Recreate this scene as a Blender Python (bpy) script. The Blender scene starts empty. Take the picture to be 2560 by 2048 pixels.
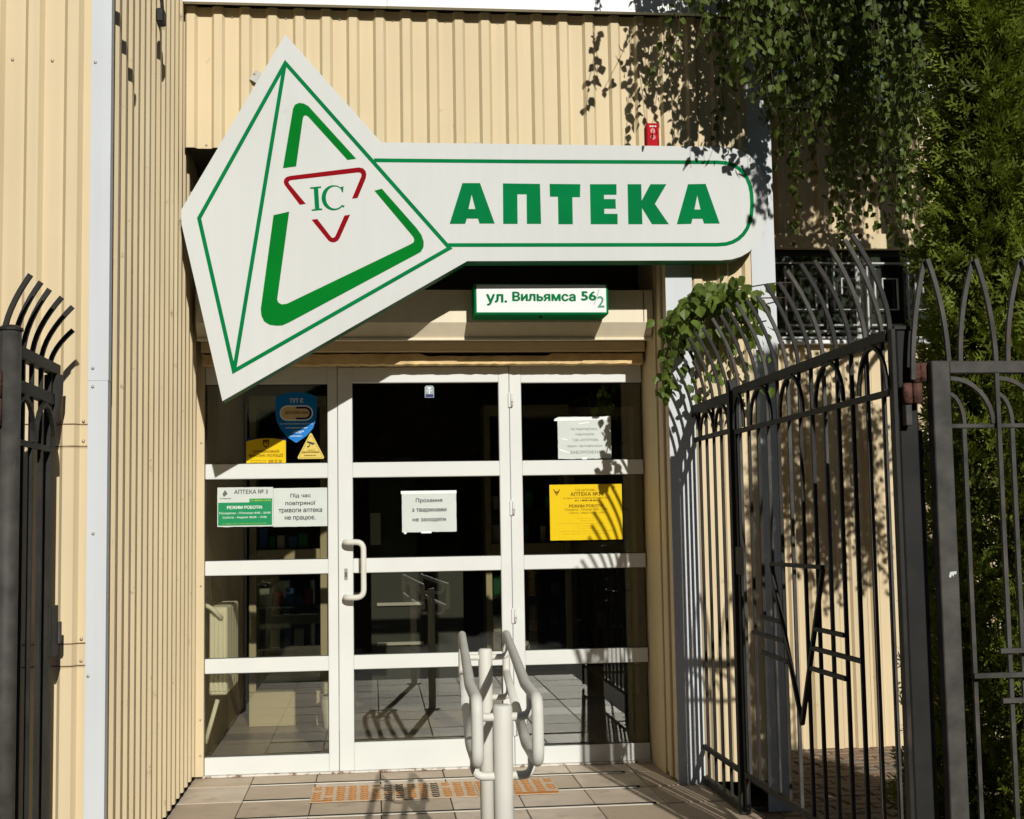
import bpy, bmesh, math, random
from mathutils import Vector, Matrix
from mathutils.geometry import tessellate_polygon, delaunay_2d_cdt
random.seed(7)
SC = bpy.context.scene
COL = SC.collection

# ------------------------------------------------------------------ camera
YAW, PITCH, ROLL = math.radians(6.021), math.radians(4.830), math.radians(-0.943)
EYE = Vector((0.0, 0.0, 1.285))
fw = Vector((math.sin(YAW) * math.cos(PITCH), math.cos(YAW) * math.cos(PITCH), math.sin(PITCH)))
rt = Vector((math.cos(YAW), -math.sin(YAW), 0.0))
up = rt.cross(fw)
rt2 = math.cos(ROLL) * rt + math.sin(ROLL) * up
up2 = -math.sin(ROLL) * rt + math.cos(ROLL) * up
cam = bpy.data.cameras.new('camera')
cam.sensor_width = 36.0
cam.sensor_fit = 'HORIZONTAL'
cam.lens = 46.677
cam.clip_start = 0.05
cam.clip_end = 500.0
camo = bpy.data.objects.new('camera', cam)
COL.objects.link(camo)
camo.matrix_world = Matrix(((rt2.x, up2.x, -fw.x, EYE.x), (rt2.y, up2.y, -fw.y, EYE.y), (rt2.z, up2.z, -fw.z, EYE.z), (0, 0, 0, 1)))
SC.camera = camo

# ------------------------------------------------------------------ sky, sun, exposure
SUN_AZ, SUN_EL = math.radians(9.2), math.radians(24.0)      # azimuth to the right of straight behind the camera
world = bpy.data.worlds.new('World')
SC.world = world
world.use_nodes = True
wn = world.node_tree.nodes
wl = world.node_tree.links
bg = wn['Background']
sky = wn.new('ShaderNodeTexSky')
sky.sky_type = 'NISHITA'
sky.sun_disc = False
sky.sun_elevation = SUN_EL
sky.sun_rotation = math.pi - SUN_AZ
sky.air_density = 0.5
sky.dust_density = 0.3
wl.new(sky.outputs['Color'], bg.inputs['Color'])
bg.inputs['Strength'].default_value = 0.05
sl = bpy.data.lights.new('sun', 'SUN')
sl.energy = 5.0
sl.angle = math.radians(0.5)
sl.color = (1.0, 0.965, 0.90)
sun = bpy.data.objects.new('sun', sl)
COL.objects.link(sun)
sd = Vector((-math.sin(SUN_AZ) * math.cos(SUN_EL), math.cos(SUN_AZ) * math.cos(SUN_EL), -math.sin(SUN_EL)))
sun.rotation_euler = sd.to_track_quat('-Z', 'Y').to_euler()
sun.location = (3, -10, 12)
SC.view_settings.view_transform = 'Standard'
SC.view_settings.look = 'None'
SC.view_settings.gamma = 1.0
SC.view_settings.exposure = -0.22
SC.view_settings.use_curve_mapping = False
SC.cycles.max_bounces = 8
SC.cycles.transparent_max_bounces = 16

# ------------------------------------------------------------------ materials
MATS = {}


def mat(name, rgb, rough=0.6, metal=0.0, var=0.0, vscale=3.0, bump=0.0, bscale=60.0, streak=0.0, dirt=None, dirt_scale=4.0,
        dirt_lo=0.58, dirt_hi=0.66, dirt_str=(1, 1, 1), spec=0.22, trans=None, tint=0.0):
    m = bpy.data.materials.new(name)
    m.use_nodes = True
    nt = m.node_tree
    N, L = nt.nodes, nt.links
    b = N['Principled BSDF']
    b.inputs['Roughness'].default_value = rough
    b.inputs['Metallic'].default_value = metal
    b.inputs['Specular IOR Level'].default_value = spec
    tc = N.new('ShaderNodeTexCoord')
    col = None
    rgbn = N.new('ShaderNodeRGB')
    rgbn.outputs[0].default_value = (*rgb, 1)
    col = rgbn.outputs[0]

    def mult(col, fac_socket, lo, hi):
        mr = N.new('ShaderNodeMapRange')
        L.new(fac_socket, mr.inputs[0])
        mr.inputs[1].default_value = 0.3
        mr.inputs[2].default_value = 0.7
        mr.inputs[3].default_value = lo
        mr.inputs[4].default_value = hi
        mx = N.new('ShaderNodeVectorMath')
        mx.operation = 'SCALE'
        L.new(col, mx.inputs[0])
        L.new(mr.outputs[0], mx.inputs['Scale'])
        return mx.outputs[0]
    if var:
        n = N.new('ShaderNodeTexNoise')
        n.inputs['Scale'].default_value = vscale
        n.inputs['Detail'].default_value = 6
        L.new(tc.outputs['Object'], n.inputs['Vector'])
        col = mult(col, n.outputs['Fac'], 1 - var, 1 + var)
    if streak:
        mp = N.new('ShaderNodeMapping')
        mp.inputs['Scale'].default_value = (22, 22, 0.7)
        L.new(tc.outputs['Object'], mp.inputs['Vector'])
        n = N.new('ShaderNodeTexNoise')
        n.inputs['Scale'].default_value = 1.0
        n.inputs['Detail'].default_value = 4
        L.new(mp.outputs[0], n.inputs['Vector'])
        col = mult(col, n.outputs['Fac'], 1 - streak, 1 + streak * 0.4)
    if dirt:
        mp = N.new('ShaderNodeMapping')
        mp.inputs['Scale'].default_value = dirt_str
        L.new(tc.outputs['Object'], mp.inputs['Vector'])
        n = N.new('ShaderNodeTexNoise')
        n.inputs['Scale'].default_value = dirt_scale
        n.inputs['Detail'].default_value = 8
        n.inputs['Roughness'].default_value = 0.65
        L.new(mp.outputs[0], n.inputs['Vector'])
        mr = N.new('ShaderNodeMapRange')
        mr.inputs[1].default_value = dirt_lo
        mr.inputs[2].default_value = dirt_hi
        L.new(n.outputs['Fac'], mr.inputs[0])
        mx = N.new('ShaderNodeMix')
        mx.data_type = 'RGBA'
        L.new(mr.outputs[0], mx.inputs['Factor'])
        L.new(col, mx.inputs['A'])
        mx.inputs['B'].default_value = (*dirt, 1)
        col = mx.outputs['Result']
    if tint:                                            # each sheet comes from its own paint batch
        oi = N.new('ShaderNodeObjectInfo')
        col = mult(col, oi.outputs['Random'], 1 - tint, 1 + tint)
    L.new(col, b.inputs['Base Color'])
    if bump:
        n = N.new('ShaderNodeTexNoise')
        n.inputs['Scale'].default_value = bscale
        n.inputs['Detail'].default_value = 5
        L.new(tc.outputs['Object'], n.inputs['Vector'])
        bp = N.new('ShaderNodeBump')
        bp.inputs['Strength'].default_value = bump
        bp.inputs['Distance'].default_value = 0.01
        L.new(n.outputs['Fac'], bp.inputs['Height'])
        L.new(bp.outputs[0], b.inputs['Normal'])
    if trans:
        tr = N.new('ShaderNodeBsdfTranslucent')
        tr.inputs[0].default_value = (*trans, 1)
        ms = N.new('ShaderNodeMixShader')
        ms.inputs[0].default_value = 0.35
        L.new(b.outputs[0], ms.inputs[1])
        L.new(tr.outputs[0], ms.inputs[2])
        L.new(ms.outputs[0], N['Material Output'].inputs['Surface'])
    MATS[name] = m
    return m


BEIGE = mat('beige_sheet_metal', (0.60, 0.488, 0.305), 0.58, var=0.05, vscale=1.7, streak=0.06, bump=0.14, bscale=4.0, tint=0.035,
            dirt=(0.36, 0.27, 0.15), dirt_scale=9.0, dirt_lo=0.66, dirt_hi=0.80)
BEIGE_SCUFF = mat('beige_sheet_metal_scuffed', (0.60, 0.492, 0.312), 0.58, var=0.05, vscale=2.0, streak=0.07, bump=0.12, bscale=4.0, tint=0.03,
                  dirt=(0.27, 0.20, 0.12), dirt_scale=16.0, dirt_lo=0.64, dirt_hi=0.72, dirt_str=(1, 1, 0.8))
TRIM = mat('white_trim', (0.55, 0.575, 0.59), 0.55, var=0.04, vscale=2.0, bump=0.08, bscale=3.0, streak=0.04)
TRIMW = mat('white_fascia', (0.74, 0.75, 0.74), 0.4, var=0.03, streak=0.05)
PLAST = mat('white_door_profile', (0.62, 0.635, 0.605), 0.5, var=0.03, vscale=4.0, dirt=(0.42, 0.36, 0.28), dirt_scale=14, dirt_lo=0.69, dirt_hi=0.80)
BOXM = mat('cream_shutter_metal', (0.70, 0.62, 0.46), 0.45, var=0.04, streak=0.05)
PLASTER = mat('yellow_plaster', (0.62, 0.45, 0.22), 0.9, var=0.18, vscale=12, bump=0.6, bscale=30)
DARKVOID = mat('dark_brown_board', (0.075, 0.065, 0.05), 0.8, var=0.2)  # very dark brown for soffit, recess back and roofs
SIGNW = mat('sign_white_face', (0.555, 0.57, 0.55), 0.6, var=0.03, vscale=1.5, streak=0.02, bump=0.03, bscale=3.0, dirt=(0.42, 0.42, 0.38), dirt_scale=7, dirt_lo=0.66, dirt_hi=0.82)
SIGNG = mat('sign_green_film', (0.0, 0.165, 0.045), 0.7, spec=0.04, var=0.10, vscale=5)
SIGNG2 = mat('sign_bright_green_film', (0.0, 0.16, 0.016), 0.7, spec=0.04, var=0.08, vscale=4)
SIGNR = mat('sign_red_film', (0.23, 0.003, 0.007), 0.7, spec=0.04, var=0.06)
SIGNS = mat('sign_green_side', (0.0, 0.12, 0.035), 0.4)
ZINC = mat('zinc_bracket', (0.36, 0.35, 0.32), 0.55, 0.2, var=0.1, vscale=30)
SCREW = mat('screw_metal', (0.42, 0.38, 0.30), 0.4, 0.5)
REDP = mat('red_plastic', (0.42, 0.008, 0.015), 0.6, spec=0.05)
IRON = mat('dark_grey_gate_paint', (0.019, 0.0175, 0.0145), 0.6, var=0.35, vscale=12, bump=0.08, bscale=120, dirt=(0.075, 0.042, 0.03), dirt_scale=6,
           dirt_lo=0.64, dirt_hi=0.78, dirt_str=(1, 1, 0.35))
IRONL = mat('weathered_grey_gate_paint', (0.054, 0.051, 0.045), 0.6, var=0.38, vscale=14, bump=0.08, bscale=120, dirt=(0.11, 0.065, 0.052), dirt_scale=9,
            dirt_lo=0.60, dirt_hi=0.72, dirt_str=(1, 1, 0.35))
BLACKI = mat('shade_black_iron', (0.014, 0.014, 0.013), 0.7, var=0.3, vscale=9)  # shade on the gate post put into a near-black base colour
SILL = mat('chipped_threshold', (0.60, 0.58, 0.52), 0.6, var=0.1, vscale=10, dirt=(0.20, 0.11, 0.07), dirt_scale=26, dirt_lo=0.52, dirt_hi=0.60)
STRIP = mat('bright_strip', (0.70, 0.66, 0.57), 0.5)
RUBBER = mat('black_rubber', (0.012, 0.011, 0.010), 0.8)
RUST = mat('rusty_hinge', (0.085, 0.040, 0.030), 0.8, var=0.35, vscale=40, bump=0.7, bscale=90)
RAILP = mat('handrail_cream_paint', (0.62, 0.61, 0.545), 0.5, var=0.05, vscale=8, dirt=(0.22, 0.20, 0.17), dirt_scale=16, dirt_lo=0.66, dirt_hi=0.72)
TILE = mat('porch_tile', (0.43, 0.345, 0.255), 0.55, var=0.12, vscale=5, bump=0.12, bscale=90, dirt=(0.24, 0.19, 0.14), dirt_scale=5, dirt_lo=0.56, dirt_hi=0.78)
TILE2 = mat('porch_tile_pale', (0.52, 0.435, 0.345), 0.5, var=0.12, vscale=7, bump=0.12, bscale=90, dirt=(0.28, 0.22, 0.16), dirt_scale=6, dirt_lo=0.55, dirt_hi=0.78)
GROUT = mat('dark_grout', (0.035, 0.028, 0.022), 0.9)
CONC = mat('concrete', (0.30, 0.27, 0.23), 0.9, var=0.15, bump=0.3)
PAVER = mat('brown_paver', (0.26, 0.185, 0.125), 0.85, var=0.2, vscale=7, bump=0.4, bscale=60)
PAVER2 = mat('grey_paver', (0.22, 0.18, 0.14), 0.85, var=0.2, vscale=7, bump=0.4, bscale=60)
MATB = mat('pale_pink_mat', (0.54, 0.42, 0.30), 0.7, var=0.1, vscale=12)
ORANGE = mat('orange_tread', (0.42, 0.155, 0.008), 0.6, var=0.2, vscale=30)
BLACKT = mat('black_tread', (0.03, 0.022, 0.02), 0.7)  # black chevrons of a few mat columns
PAPER = mat('white_paper', (0.54, 0.58, 0.54), 0.7, var=0.03, vscale=9, bump=0.12, bscale=14)
PAPERT = mat('clear_tape', (0.78, 0.82, 0.80), 0.15)
INK = mat('black_ink', (0.035, 0.04, 0.038), 0.7)
INKG = mat('grey_ink', (0.12, 0.13, 0.12), 0.7)
INKW = mat('white_ink', (0.72, 0.78, 0.72), 0.7)
YELP = mat('yellow_poster', (0.68, 0.47, 0.0), 0.7, var=0.03)
INKB = mat('brown_ink', (0.16, 0.065, 0.0), 0.7)
POSTG = mat('green_print', (0.0, 0.22, 0.075), 0.5)
LIME = mat('lime_print', (0.28, 0.42, 0.02), 0.5)
BLUEP = mat('blue_sticker', (0.0, 0.16, 0.50), 0.4)
NAVY = mat('navy_print', (0.005, 0.01, 0.12), 0.4)
TANP = mat('tan_print', (0.62, 0.47, 0.22), 0.5)
YST = mat('pale_yellow_sticker', (0.62, 0.48, 0.10), 0.4)
STEEL = mat('lock_steel', (0.55, 0.5, 0.4), 0.3, 0.8)
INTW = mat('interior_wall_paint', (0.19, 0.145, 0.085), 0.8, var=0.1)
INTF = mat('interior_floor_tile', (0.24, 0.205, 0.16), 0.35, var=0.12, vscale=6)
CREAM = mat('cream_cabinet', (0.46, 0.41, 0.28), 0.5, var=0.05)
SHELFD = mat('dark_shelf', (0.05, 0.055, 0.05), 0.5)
RADM = mat('radiator_enamel', (0.76, 0.74, 0.62), 0.5)
BARK = mat('birch_bark', (0.42, 0.38, 0.31), 0.8, var=0.3, vscale=14, dirt=(0.05, 0.04, 0.035), dirt_scale=9, dirt_lo=0.52, dirt_hi=0.60, dirt_str=(1, 1, 4))
TWIG = mat('twig_bark', (0.07, 0.05, 0.035), 0.8, var=0.2)


def leaf_mat(name, rgb, trans, rough=0.45, vs=9.0, var=0.5):
    return mat(name, rgb, rough, var=var, vscale=vs, trans=trans, spec=0.3)


LEAF = leaf_mat('birch_leaf', (0.090, 0.125, 0.026), (0.13, 0.18, 0.03))
VINEL = leaf_mat('vine_leaf', (0.105, 0.15, 0.026), (0.15, 0.21, 0.03))
THUJA = leaf_mat('thuja_spray', (0.135, 0.170, 0.018), (0.13, 0.165, 0.012), 0.6, 7.0, 0.65)
BELTL = leaf_mat('dark_tree_leaf', (0.02, 0.03, 0.008), (0.015, 0.02, 0.004), 0.8, 0.6)


def glass_mat(name, tint):
    m = bpy.data.materials.new(name)
    m.use_nodes = True
    N, L = m.node_tree.nodes, m.node_tree.links
    N.remove(N['Principled BSDF'])
    t = N.new('ShaderNodeBsdfTransparent')
    t.inputs[0].default_value = (*tint, 1)
    g = N.new('ShaderNodeBsdfGlossy')
    g.inputs['Roughness'].default_value = 0.0
    g.inputs['Color'].default_value = (0.95, 0.97, 0.95, 1)
    f = N.new('ShaderNodeFresnel')
    f.inputs['IOR'].default_value = 1.8
    ms = N.new('ShaderNodeMixShader')
    L.new(f.outputs[0], ms.inputs[0])
    L.new(t.outputs[0], ms.inputs[1])
    L.new(g.outputs[0], ms.inputs[2])
    L.new(ms.outputs[0], N['Material Output'].inputs['Surface'])
    MATS[name] = m
    return m


GLASS = glass_mat('tinted_glass', (0.87, 0.86, 0.80))
GLASSC = glass_mat('clear_glass', (0.8, 0.82, 0.78))

# ------------------------------------------------------------------ object helpers


def wm(o):
    if o.parent:
        return wm(o.parent) @ o.matrix_parent_inverse @ o.matrix_basis
    return o.matrix_basis.copy()


def adopt(o, p):
    if p is not None:
        o.parent = p
        o.matrix_parent_inverse = wm(p).inverted()
    return o


def tag(o, label=None, cat=None, group=None, kind=None):
    if label:
        o['label'] = label
    if cat:
        o['category'] = cat
    if group:
        o['group'] = group
    if kind:
        o['kind'] = kind
    return o


def thing(name, loc, label, cat, group=None):
    o = bpy.data.objects.new(name, None)
    o.empty_display_size = 0.1
    COL.objects.link(o)
    o.location = loc
    return tag(o, label, cat, group)


def link(name, me, m=None, parent=None, loc=None):
    if m is not None and not me.materials:
        me.materials.append(m)
    o = bpy.data.objects.new(name, me)
    COL.objects.link(o)
    if loc is not None:
        o.location = loc
    return adopt(o, parent)


def mesh(name, vs, fs, m, parent=None, smooth=False, loc=None):
    me = bpy.data.meshes.new(name)
    me.from_pydata([tuple(v) for v in vs], [], fs)
    me.update()
    if smooth:
        me.polygons.foreach_set('use_smooth', [True] * len(me.polygons))
    return link(name, me, m, parent, loc)


def bm_obj(name, bm, m, parent=None, smooth=False, loc=None):
    bmesh.ops.recalc_face_normals(bm, faces=bm.faces)
    me = bpy.data.meshes.new(name)
    bm.to_mesh(me)
    bm.free()
    if smooth:
        me.polygons.foreach_set('use_smooth', [True] * len(me.polygons))
    return link(name, me, m, parent, loc)


def bm_box(bm, x0, x1, y0, y1, z0, z1, bev=0.0):
    r = bmesh.ops.create_cube(bm, size=1.0)
    for v in r['verts']:
        v.co = Vector((x0 + (v.co.x + .5) * (x1 - x0), y0 + (v.co.y + .5) * (y1 - y0), z0 + (v.co.z + .5) * (z1 - z0)))
    if bev > 0:
        es = list({e for v in r['verts'] for e in v.link_edges})
        bmesh.ops.bevel(bm, geom=es, offset=bev, segments=1, affect='EDGES', profile=0.5)


def box(name, x0, x1, y0, y1, z0, z1, m, parent=None, bev=0.002):
    bm = bmesh.new()
    bm_box(bm, x0, x1, y0, y1, z0, z1, bev)
    return bm_obj(name, bm, m, parent)


def sweep_into(bm, pts, rad, seg=8, cap=True, square=False):
    """tube along pts; rad is a number or a list"""
    pts = [Vector(p) for p in pts]
    n = len(pts)
    rings = []
    ref = None
    for i, p in enumerate(pts):
        t = (pts[min(i + 1, n - 1)] - pts[max(i - 1, 0)]).normalized()
        if ref is None:
            ref = Vector((0, 1, 0)) if abs(t.y) < 0.9 else Vector((1, 0, 0))
        u = (ref - t * ref.dot(t)).normalized()
        ref = u
        w = t.cross(u)
        r = rad[i] if isinstance(rad, (list, tuple)) else rad
        ring = []
        for k in range(seg):
            a = 2 * math.pi * k / seg + (math.pi / 4 if square else 0)
            rr = r * 1.41421 if square else r
            ring.append(bm.verts.new(p + (u * math.cos(a) + w * math.sin(a)) * rr))
        rings.append(ring)
    for a, b in zip(rings, rings[1:]):
        for k in range(seg):
            bm.faces.new((a[k], a[(k + 1) % seg], b[(k + 1) % seg], b[k]))
    if cap:
        bm.faces.new(rings[0][::-1])
        bm.faces.new(rings[-1])


def tube(name, pts, rad, m, parent=None, seg=10, smooth=True, square=False):
    bm = bmesh.new()
    sweep_into(bm, pts, rad, 4 if square else seg, True, square)
    return bm_obj(name, bm, m, parent, smooth and not square)


def fillet(pts, r, n=5):
    """rounds the corners of an open polyline"""
    pts = [Vector(p) for p in pts]
    out = [pts[0]]
    for a, b, c in zip(pts, pts[1:], pts[2:]):
        d1, d2 = (a - b), (c - b)
        k = min(r, d1.length * .49, d2.length * .49)
        p, q = b + d1.normalized() * k, b + d2.normalized() * k
        for i in range(n + 1):
            t = i / n
            out.append(p * (1 - t) ** 2 + b * 2 * t * (1 - t) + q * t * t)
    out.append(pts[-1])
    return out


def plate(name, poly, y0, y1, m, parent=None, holes=(), side=None):
    """polygon given in (x, z), front face at y0, back at y1"""
    loops = [list(poly)] + [list(h) for h in holes]
    flat = [p for l in loops for p in l]
    tris = tessellate_polygon([[Vector((p[0], p[1], 0)) for p in l] for l in loops])
    n = len(flat)
    vs = [(p[0], y0, p[1]) for p in flat] + [(p[0], y1, p[1]) for p in flat]
    fs, mi = [], []
    for t in tris:
        a, b, c = [Vector(flat[i]) for i in t]
        s = (b - a).x * (c - a).y - (b - a).y * (c - a).x
        t = tuple(t) if s > 0 else tuple(t)[::-1]
        fs.append(t)                                     # seen from -y
        mi.append(0)
        fs.append(tuple(i + n for i in t[::-1]))
        mi.append(0)
    o = 0
    for l in loops:
        k = len(l)
        for i in range(k):
            a, b = o + i, o + (i + 1) % k
            fs.append((a, b, b + n, a + n))
            mi.append(1 if side else 0)
        o += k
    me = bpy.data.meshes.new(name)
    me.from_pydata(vs, [], fs)
    me.materials.append(m)
    if side:
        me.materials.append(side)
    me.polygons.foreach_set('material_index', mi)
    bm = bmesh.new()
    bm.from_mesh(me)
    bmesh.ops.recalc_face_normals(bm, faces=bm.faces)
    bm.to_mesh(me)
    bm.free()
    return link(name, me, None, parent)


def stroke(name, pts, w, y0, y1, m, parent=None, closed=False):
    """mitred ribbon of width w along (x, z) points, as a thin solid"""
    P = [Vector((p[0], p[1])) for p in pts]
    n = len(P)
    Lf, Rt = [], []
    for i in range(n):
        a = P[(i - 1) % n] if (closed or i > 0) else P[i]
        c = P[(i + 1) % n] if (closed or i < n - 1) else P[i]
        d1 = (P[i] - a).normalized() if (P[i] - a).length > 1e-9 else (c - P[i]).normalized()
        d2 = (c - P[i]).normalized() if (c - P[i]).length > 1e-9 else d1
        t = (d1 + d2).normalized()
        nn = Vector((-t.y, t.x))
        k = w / 2 / max(0.35, nn.dot(Vector((-d1.y, d1.x))))
        Lf.append(P[i] + nn * k)
        Rt.append(P[i] - nn * k)
    if closed:
        return plate(name, [tuple(p) for p in Lf], y0, y1, m, parent, holes=([tuple(p) for p in Rt],))
    return plate(name, [tuple(p) for p in Lf] + [tuple(p) for p in Rt[::-1]], y0, y1, m, parent)


def ellipse(cx, cz, rx, rz, n=24, a0=0, a1=360):
    return [(cx + rx * math.cos(math.radians(a0 + (a1 - a0) * i / n)), cz + rz * math.sin(math.radians(a0 + (a1 - a0) * i / n))) for i in range(n + (0 if a1 - a0 == 360 else 1))]


def glyph_mesh(text):
    """flat triangles of a line of type; overlapping strokes are merged by winding number"""
    cu = bpy.data.curves.new('type', 'FONT')
    cu.body = text
    ob = bpy.data.objects.new('type', cu)
    COL.objects.link(ob)
    dg = bpy.context.evaluated_depsgraph_get()
    ev = ob.evaluated_get(dg)
    loops = []
    for sp in ev.to_curve(dg).splines:
        bp = sp.bezier_points
        n = len(bp)
        L = []
        for i in range(n):
            p0, p3 = bp[i].co, bp[(i + 1) % n].co
            p1, p2 = bp[i].handle_right, bp[(i + 1) % n].handle_left
            straight = abs((p1 - p0).cross(p3 - p0).z) < 1e-5 and abs((p2 - p0).cross(p3 - p0).z) < 1e-5
            for k in range(1 if straight else 3):
                t = k / 3
                q = p0 * (1 - t) ** 3 + p1 * 3 * t * (1 - t) ** 2 + p2 * 3 * t * t * (1 - t) + p3 * t ** 3
                L.append((q.x, q.y))
        loops.append(L)
    ev.to_curve_clear()
    bpy.data.objects.remove(ob)
    bpy.data.curves.remove(cu)
    V, E = [], []
    for L in loops:
        o = len(V)
        V += [Vector(q) for q in L]
        E += [(o + i, o + (i + 1) % len(L)) for i in range(len(L))]
    vs, es, fs = delaunay_2d_cdt(V, E, [], 0, 1e-5)[:3]
    boxes = [(min(q[0] for q in L), max(q[0] for q in L), min(q[1] for q in L), max(q[1] for q in L)) for L in loops]

    def winding(x, y):
        w = 0
        for L, (x0, x1, y0, y1) in zip(loops, boxes):
            if not (x0 <= x <= x1 and y0 <= y <= y1):
                continue
            for (ax, ay), (bx, by) in zip(L, L[1:] + L[:1]):
                if (ay <= y) != (by <= y):
                    cr = (bx - ax) * (y - ay) - (x - ax) * (by - ay)
                    if ay <= y and cr > 0:
                        w += 1
                    elif by <= y and cr < 0:
                        w -= 1
        return w
    keep = []
    for f in fs:
        cx = sum(vs[i].x for i in f) / len(f)
        cy = sum(vs[i].y for i in f) / len(f)
        if winding(cx, cy):
            keep.append(tuple(f))
    return vs, keep


def lettering(name, s, x0, x1, z0, z1, y, m, parent, bold=0.0, keep=False):
    """printed words fitted to a rectangle on an upright plane facing -y"""
    vs, fs = glyph_mesh(s)
    used = {i for f in fs for i in f}
    ax, bx = min(vs[i].x for i in used), max(vs[i].x for i in used)
    az, bz = min(vs[i].y for i in used), max(vs[i].y for i in used)
    sx, sz = (x1 - x0) / (bx - ax), (z1 - z0) / (bz - az)
    V, F = [], []
    # heavy type: the same glyphs overprinted a hair apart
    for k, (dx, dz) in enumerate(((0, 0), (bold, 0), (-bold, 0), (0, bold * .7), (0, -bold * .7)) if bold else ((0, 0),)):
        o = len(V)
        V += [(x0 + (v.x - ax) * sx + dx, y - .00025 * k, z0 + (v.y - az) * sz + dz) for v in vs]
        F += [tuple(i + o for i in f) for f in fs]
    return mesh(name, V, F, m, parent)


def screws(pts, parent, r=0.006, axis='y'):
    for p in pts:
        link('screw', SCREW_ME if axis == 'y' else SCREW_MEX, None, parent, p)


def dome(axis):
    bm = bmesh.new()
    bmesh.ops.create_icosphere(bm, subdivisions=1, radius=0.0062)
    for v in bm.verts:
        if axis == 'y':
            v.co.y *= 0.55
        else:
            v.co.x *= 0.55
    me = bpy.data.meshes.new('screw')
    bm.to_mesh(me)
    bm.free()
    me.polygons.foreach_set('use_smooth', [True] * len(me.polygons))
    me.materials.append(SCREW)
    return me


SCREW_ME, SCREW_MEX = dome('y'), dome('x')

PITCHR = 0.1322


def rib_profile(a0, a1, phase):
    """(along, height) points of trapezoidal sheeting between a0 and a1; ribs 20 mm high"""
    key = [(0.0, 0.0), (0.014, 0.020), (0.052, 0.020), (0.066, 0.0)]
    pts = []
    k = math.floor((a0 - phase) / PITCHR) - 1
    while phase + k * PITCHR < a1 + PITCHR:
        for u, h in key:
            pts.append((phase + k * PITCHR + u, h))
        k += 1

    def at(x):
        for (p, h), (q, g) in zip(pts, pts[1:]):
            if p <= x <= q:
                return h + (g - h) * (x - p) / max(q - p, 1e-9)
        return 0.0
    out = [(a0, at(a0))] + [(p, h) for p, h in pts if a0 + 1e-4 < p < a1 - 1e-4] + [(a1, at(a1))]
    return out


def sheet_front(name, x0, x1, z0, z1, y, m, parent, phase=0.0):
    """ribbed sheet facing -y, 1.2 mm thick steel; y is the valley plane"""
    pr = rib_profile(x0, x1, phase)
    n = len(pr)
    nz = 2
    zs = [z0, z1]
    vs = [(a, y - h, z) for z in zs for a, h in pr] + [(a, y - h + 0.0012, z) for z in zs for a, h in pr]
    fs = []
    for i in range(n - 1):
        fs.append((i, i + 1, n + i + 1, n + i))
        fs.append((2 * n + i + 1, 2 * n + i, 3 * n + i, 3 * n + i + 1))
        fs.append((i + 1, i, 2 * n + i, 2 * n + i + 1))
        fs.append((n + i, n + i + 1, 3 * n + i + 1, 3 * n + i))
    return mesh(name, vs, fs, m, parent)


def sheet_side(name, y0, y1, z0, z1, x, m, parent, phase=0.0):
    """ribbed sheet facing +x"""
    pr = rib_profile(y0, y1, phase)
    n = len(pr)
    vs = [(x + h, a, z) for z in (z0, z1) for a, h in pr] + [(x + h - 0.0012, a, z) for z in (z0, z1) for a, h in pr]
    fs = []
    for i in range(n - 1):
        fs.append((i, i + 1, n + i + 1, n + i))
        fs.append((2 * n + i + 1, 2 * n + i, 3 * n + i, 3 * n + i + 1))
        fs.append((i + 1, i, 2 * n + i, 2 * n + i + 1))
        fs.append((n + i, n + i + 1, 3 * n + i + 1, 3 * n + i))
    return mesh(name, vs, fs, m, parent)


def grp_struct(name, o):
    return tag(o, kind='structure')

# ------------------------------------------------------------------ ground and porch
YF = 6.50          # valley plane of the main front
YT = 4.64          # valley plane of the projecting wing
YR = 8.15          # valley plane of the set-back wing on the right
GZ = -0.15
gnd = bpy.data.meshes.new('ground')
gnd.from_pydata([(-150, -150, GZ - .045), (150, -150, GZ - .045), (150, 150, GZ - .045), (-150, 150, GZ - .045)], [], [(0, 1, 2, 3)])
ground = tag(link('ground', gnd, mat('street_paving', (0.075, 0.065, 0.055), 0.9, var=0.25, vscale=4, bump=0.4, bscale=20)), kind='structure')
# setts between the gate and the set-back wing
pv = {}
for i in range(2):
    bm = bmesh.new()
    bm_box(bm, -0.097, 0.097, -0.047, 0.047, 0, 0.044, 0.006)
    bmesh.ops.recalc_face_normals(bm, faces=bm.faces)
    me = bpy.data.meshes.new('paving_stone')
    bm.to_mesh(me)
    bm.free()
    me.materials.append((PAVER, PAVER2)[i])
    pv[i] = me
rr = random.Random(3)
for j in range(28):
    for i in range(9):
        o = link('paving_stone', pv[rr.random() < .4], None, ground, (1.86 + i * 0.2 + (j % 2) * 0.1, 5.42 + j * 0.1, GZ - .044 + rr.uniform(-.003, .003)))
        o.rotation_euler = (rr.uniform(-.012, .012), rr.uniform(-.01, .01), rr.uniform(-.01, .01))

porch = box('porch_floor', -0.93, 1.68, 2.95, 7.20, GZ - .05, -0.010, GROUT, None, 0.0)
tag(porch, kind='structure')
xs = [-0.925] + [-0.620 + 0.3232 * k for k in range(7)] + [1.655]
ys = [7.16 + 0.0] + [6.825 - 0.382 * k for k in range(11)]
rr = random.Random(5)
for j in range(len(ys) - 1):
    for i in range(len(xs) - 1):
        if xs[i + 1] - xs[i] < 0.03:
            continue
        g = 0.0022
        dz = rr.uniform(-.0012, .0012)
        box('tile', xs[i] + g, xs[i + 1] - g, ys[j + 1] + 0.008, ys[j] - 0.006, -0.0095, dz, TILE2 if rr.random() < .4 else TILE, porch, 0.0025)
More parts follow.
